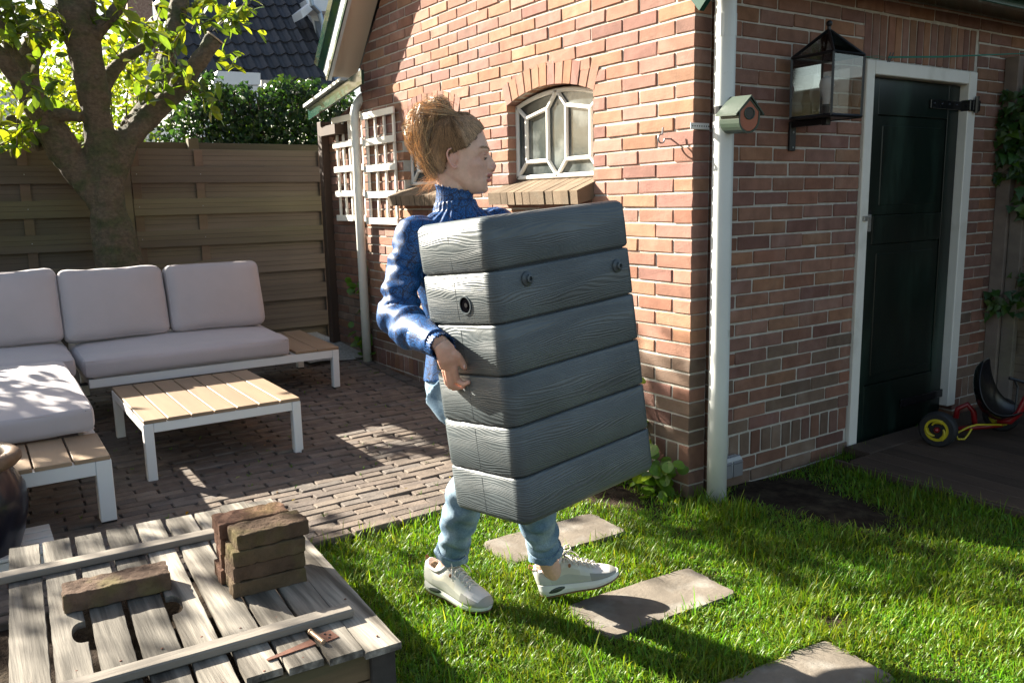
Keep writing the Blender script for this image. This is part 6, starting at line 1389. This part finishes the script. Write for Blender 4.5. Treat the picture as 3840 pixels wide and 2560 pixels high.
# ---------------------------------------------------------------- shoes
def shoe(frm3, mirror, label):
    F3, O_ = frm3; T = lambda x, y, z: F3@V(x, y*mirror, z)+O_
    e_ = bpy.data.objects.new('sneaker', None); COL.objects.link(e_); e_.parent = per; e_['label'] = label
    xs = np.array([-.002, .004, .015, .04, .07, .10, .13, .16, .19, .215, .238, .254, .264, .268]); hw = np.array([.010, .022, .030, .0345, .034, .033, .0355, .040, .0445, .044, .039, .030, .018, .007])
    xf = np.concatenate([np.linspace(-.002, .03, 8), np.linspace(.04, .21, 18), np.linspace(.218, .268, 11)]); hf = np.interp(xf, xs, hw)
    for _ in range(2): hf[1:-1] = (hf[:-2]+2*hf[1:-1]+hf[2:])/4
    xs, hw = xf, hf
    def xo(x, ins=0): return np.interp(x, xs, hw)-ins
    # midsole
    mb = MB(); n = len(xs); lv = [(0.0, .003), (.006, .0), (.5, -.002), (1., .001)]
    zt = np.interp(xs, [0, .04, .12, .2, .268], [.040, .036, .026, .024, .026]); zb = np.interp(xs, [0, .02, .19, .268], [.006, .0, .0, .012])
    for _a in (zt, zb):
        for _ in range(2): _a[1:-1] = (_a[:-2]+2*_a[1:-1]+_a[2:])/4
    rows = []
    for fz, ins in lv: rows.append([(x+(.003 if x < .002 else 0), (xo(x)+.002-ins), a+(b_-a)*(fz if fz != .006 else .2)) for x, a, b_ in zip(xs, zb, zt)])
    vs = []; F = []; R_ = []
    for row in rows: ring = [T(x, y, z) for x, y, z in row]+[T(x, -y, z) for x, y, z in row[::-1]]; R_.append(ring)
    m_ = len(R_[0]); vs = [p for r_ in R_ for p in r_]
    for i in range(len(R_)-1):
        for j in range(m_): F.append((i*m_+j, i*m_+(j+1) % m_, (i+1)*m_+(j+1) % m_, (i+1)*m_+j))
    for i in (0, len(R_)-1): F += [(i*m_+j, i*m_+j+1, i*m_+m_-2-j, i*m_+m_-1-j) for j in range(n-1)]
    mb.add(vs, F); so2 = mb.build('midsole', soleM, e_, smooth=False)
    mb = MB(); vs = [T(x, xo(x)+.001, z-.001) for x, z in zip(xs, zb)]+[T(x, -xo(x)-.001, z-.001) for x, z in zip(xs[::-1], zb[::-1])]; lo2 = [T(x, xo(x)-.002, z-.006) for x, z in zip(xs, zb)]+[T(x, -xo(x)+.002, z-.006) for x, z in zip(xs[::-1], zb[::-1])]
    F = [(j, (j+1) % m_, m_+(j+1) % m_, m_+j) for j in range(m_)]+[(m_+j, m_+j+1, m_+m_-2-j, m_+m_-1-j) for j in range(n-1)]; mb.add(vs+lo2, F); mb.build('outsole', pmat('gum_sole%d' % mirror, (.28, .14, .08), .7), e_)
    mb = MB()
    awm = pmat('dark_air_window%d' % mirror, (.05, .06, .055), .12)
    for s_ in (-1, 1): mb = MB(); mb.ell(T(.062, s_*(xo(.062)+.0015), .018), (.030, .004, .0085), 16, rot=F3@np.array([[math.cos(.12), 0, -math.sin(.12)], [0, 1, 0], [math.sin(.12), 0, math.cos(.12)]])); mb.build('air_window', awm, so2, smooth=True)
    # upper
    ztop = np.interp(xs, [0, .01, .03, .055, .08, .10, .13, .16, .19, .22, .25, .268], [.088, .094, .086, .078, .088, .112, .095, .078, .062, .052, .040, .026])
    for _ in range(2): ztop[1:-1] = (ztop[:-2]+2*ztop[1:-1]+ztop[2:])/4
    mb = MB(); n2 = 27; vs = []
    for i, x in enumerate(xs):
        for j in range(n2):
            t = math.pi*j/(n2-1); w_ = xo(x, .001); k_ = np.interp(x, [0, .1, .2, .268], [.55, .6, .8, .9])
            zz_ = zt[i]-.002+(ztop[i]-zt[i])*abs(math.sin(t))**(.75); yy = w_*math.copysign(abs(math.cos(t))**k_, math.cos(t))*(1-.22*math.sin(t)**3*(1 if x < .13 else .3)); vs.append((x+(-.004*math.sin(t) if x < .02 else 0), yy, zz_))
    V3 = [T(*p) for p in vs]; F = []; C = []
    for i in range(len(xs)-1):
        for j in range(n2-1):
            xm = (xs[i]+xs[i+1])/2; zr = math.sin(math.pi*(j+.5)/(n2-1))
            if .02 < xm < .09 and zr > .92: continue
            F.append((i*n2+j, (i+1)*n2+j, (i+1)*n2+j+1, i*n2+j+1))
            if xm > .175 and zr < .55: c = (.50, .50, .49)
            elif xm > .245: c = (.52, .52, .51)
            elif xm > .19: c = (1.05, 1.03, 1.08)
            elif xm < .05 and zr < .8: c = (.86, .88, .83)
            elif .05 < xm < .15 and .35 < zr < .62: c = (.95, .93, .82)
            elif zr < .35: c = (.72, .74, .70)
            else: c = (1.05, 1.05, 1.0)
            C.append(c)
    mb.add(V3, F); mb.c = C; up2 = mb.build('upper', sheathM, e_, smooth=True); md = up2.modifiers.new('s', 'SOLIDIFY'); md.thickness = .005; md.offset = -1; md2 = up2.modifiers.new('b', 'SUBSURF'); md2.levels = 1; md2.render_levels = 1
    P = [T(x, y, z) for x, y, z in [(.018, .021, .086), (.035, .026, .083), (.06, .027, .080), (.082, .024, .092), (.098, .016, .110), (.102, 0, .122), (.098, -.016, .110), (.082, -.024, .092), (.06, -.027, .080), (.035, -.026, .083), (.018, -.021, .086), (.008, -.010, .094), (.006, 0, .097), (.008, .010, .094), (.018, .021, .086)]]
    mb = MB(); mb.tube(P, .0052, 8); mb.build('padded_collar', pmat('collar_lining%d' % mirror, (.66, .62, .62), .8), e_, smooth=True)
    mb = MB(); mb.prism([T(.092, -.018, .095), T(.092, .018, .095), T(.104, .017, .126), T(.104, -.017, .126)], F3@V(.006, 0, -.002)); mb.build('tongue', sheathM, e_)
    mb = MB()
    for q in range(6):
        x = .106+q*.0155; z = np.interp(x, xs, ztop)+.0035
        for s_ in (-1, 1): mb.tube([T(x, s_*.021, z-.009), T(x+.004, s_*.010, z), T(x+.011, -s_*.012, z), T(x+.0155, -s_*.021, z-.010)], .0028, 6)
    z = .118
    for s_ in (-1, 1): mb.tube([T(.108, 0, .116), T(.118, s_*.018, .136), T(.132, s_*.034, .132), T(.134, s_*.030, .118), T(.112, 0, .113)], .0022, 6); mb.tube([T(.108, 0, .115), T(.124, s_*.022, .118), T(.142, s_*.040, .098), T(.15, s_*.043, .082)], .0020, 6)
    mb.build('laces', laceM, e_, smooth=True)
    mb = MB(); mb.tube([T(-.004, 0, .086), T(-.014, 0, .096), T(-.010, 0, .106), T(.002, 0, .098)], .004, 8, rad2=.0018); mb.bbox((0, 0, 0), (.001, .001, .001)) if False else None
    for s_ in (-1, 1): mb.ell(T(.122, s_*.027, .086), (.005, .005, .007), 10)
    mb.build('leather_tab', pmat('tan_leather%d' % mirror, (.30, .13, .055), .6), e_)
    return e_
shoe(SR, 1, 'right sneaker planted in the grass'); shoe(SLf, -1, 'left sneaker with toe raised')
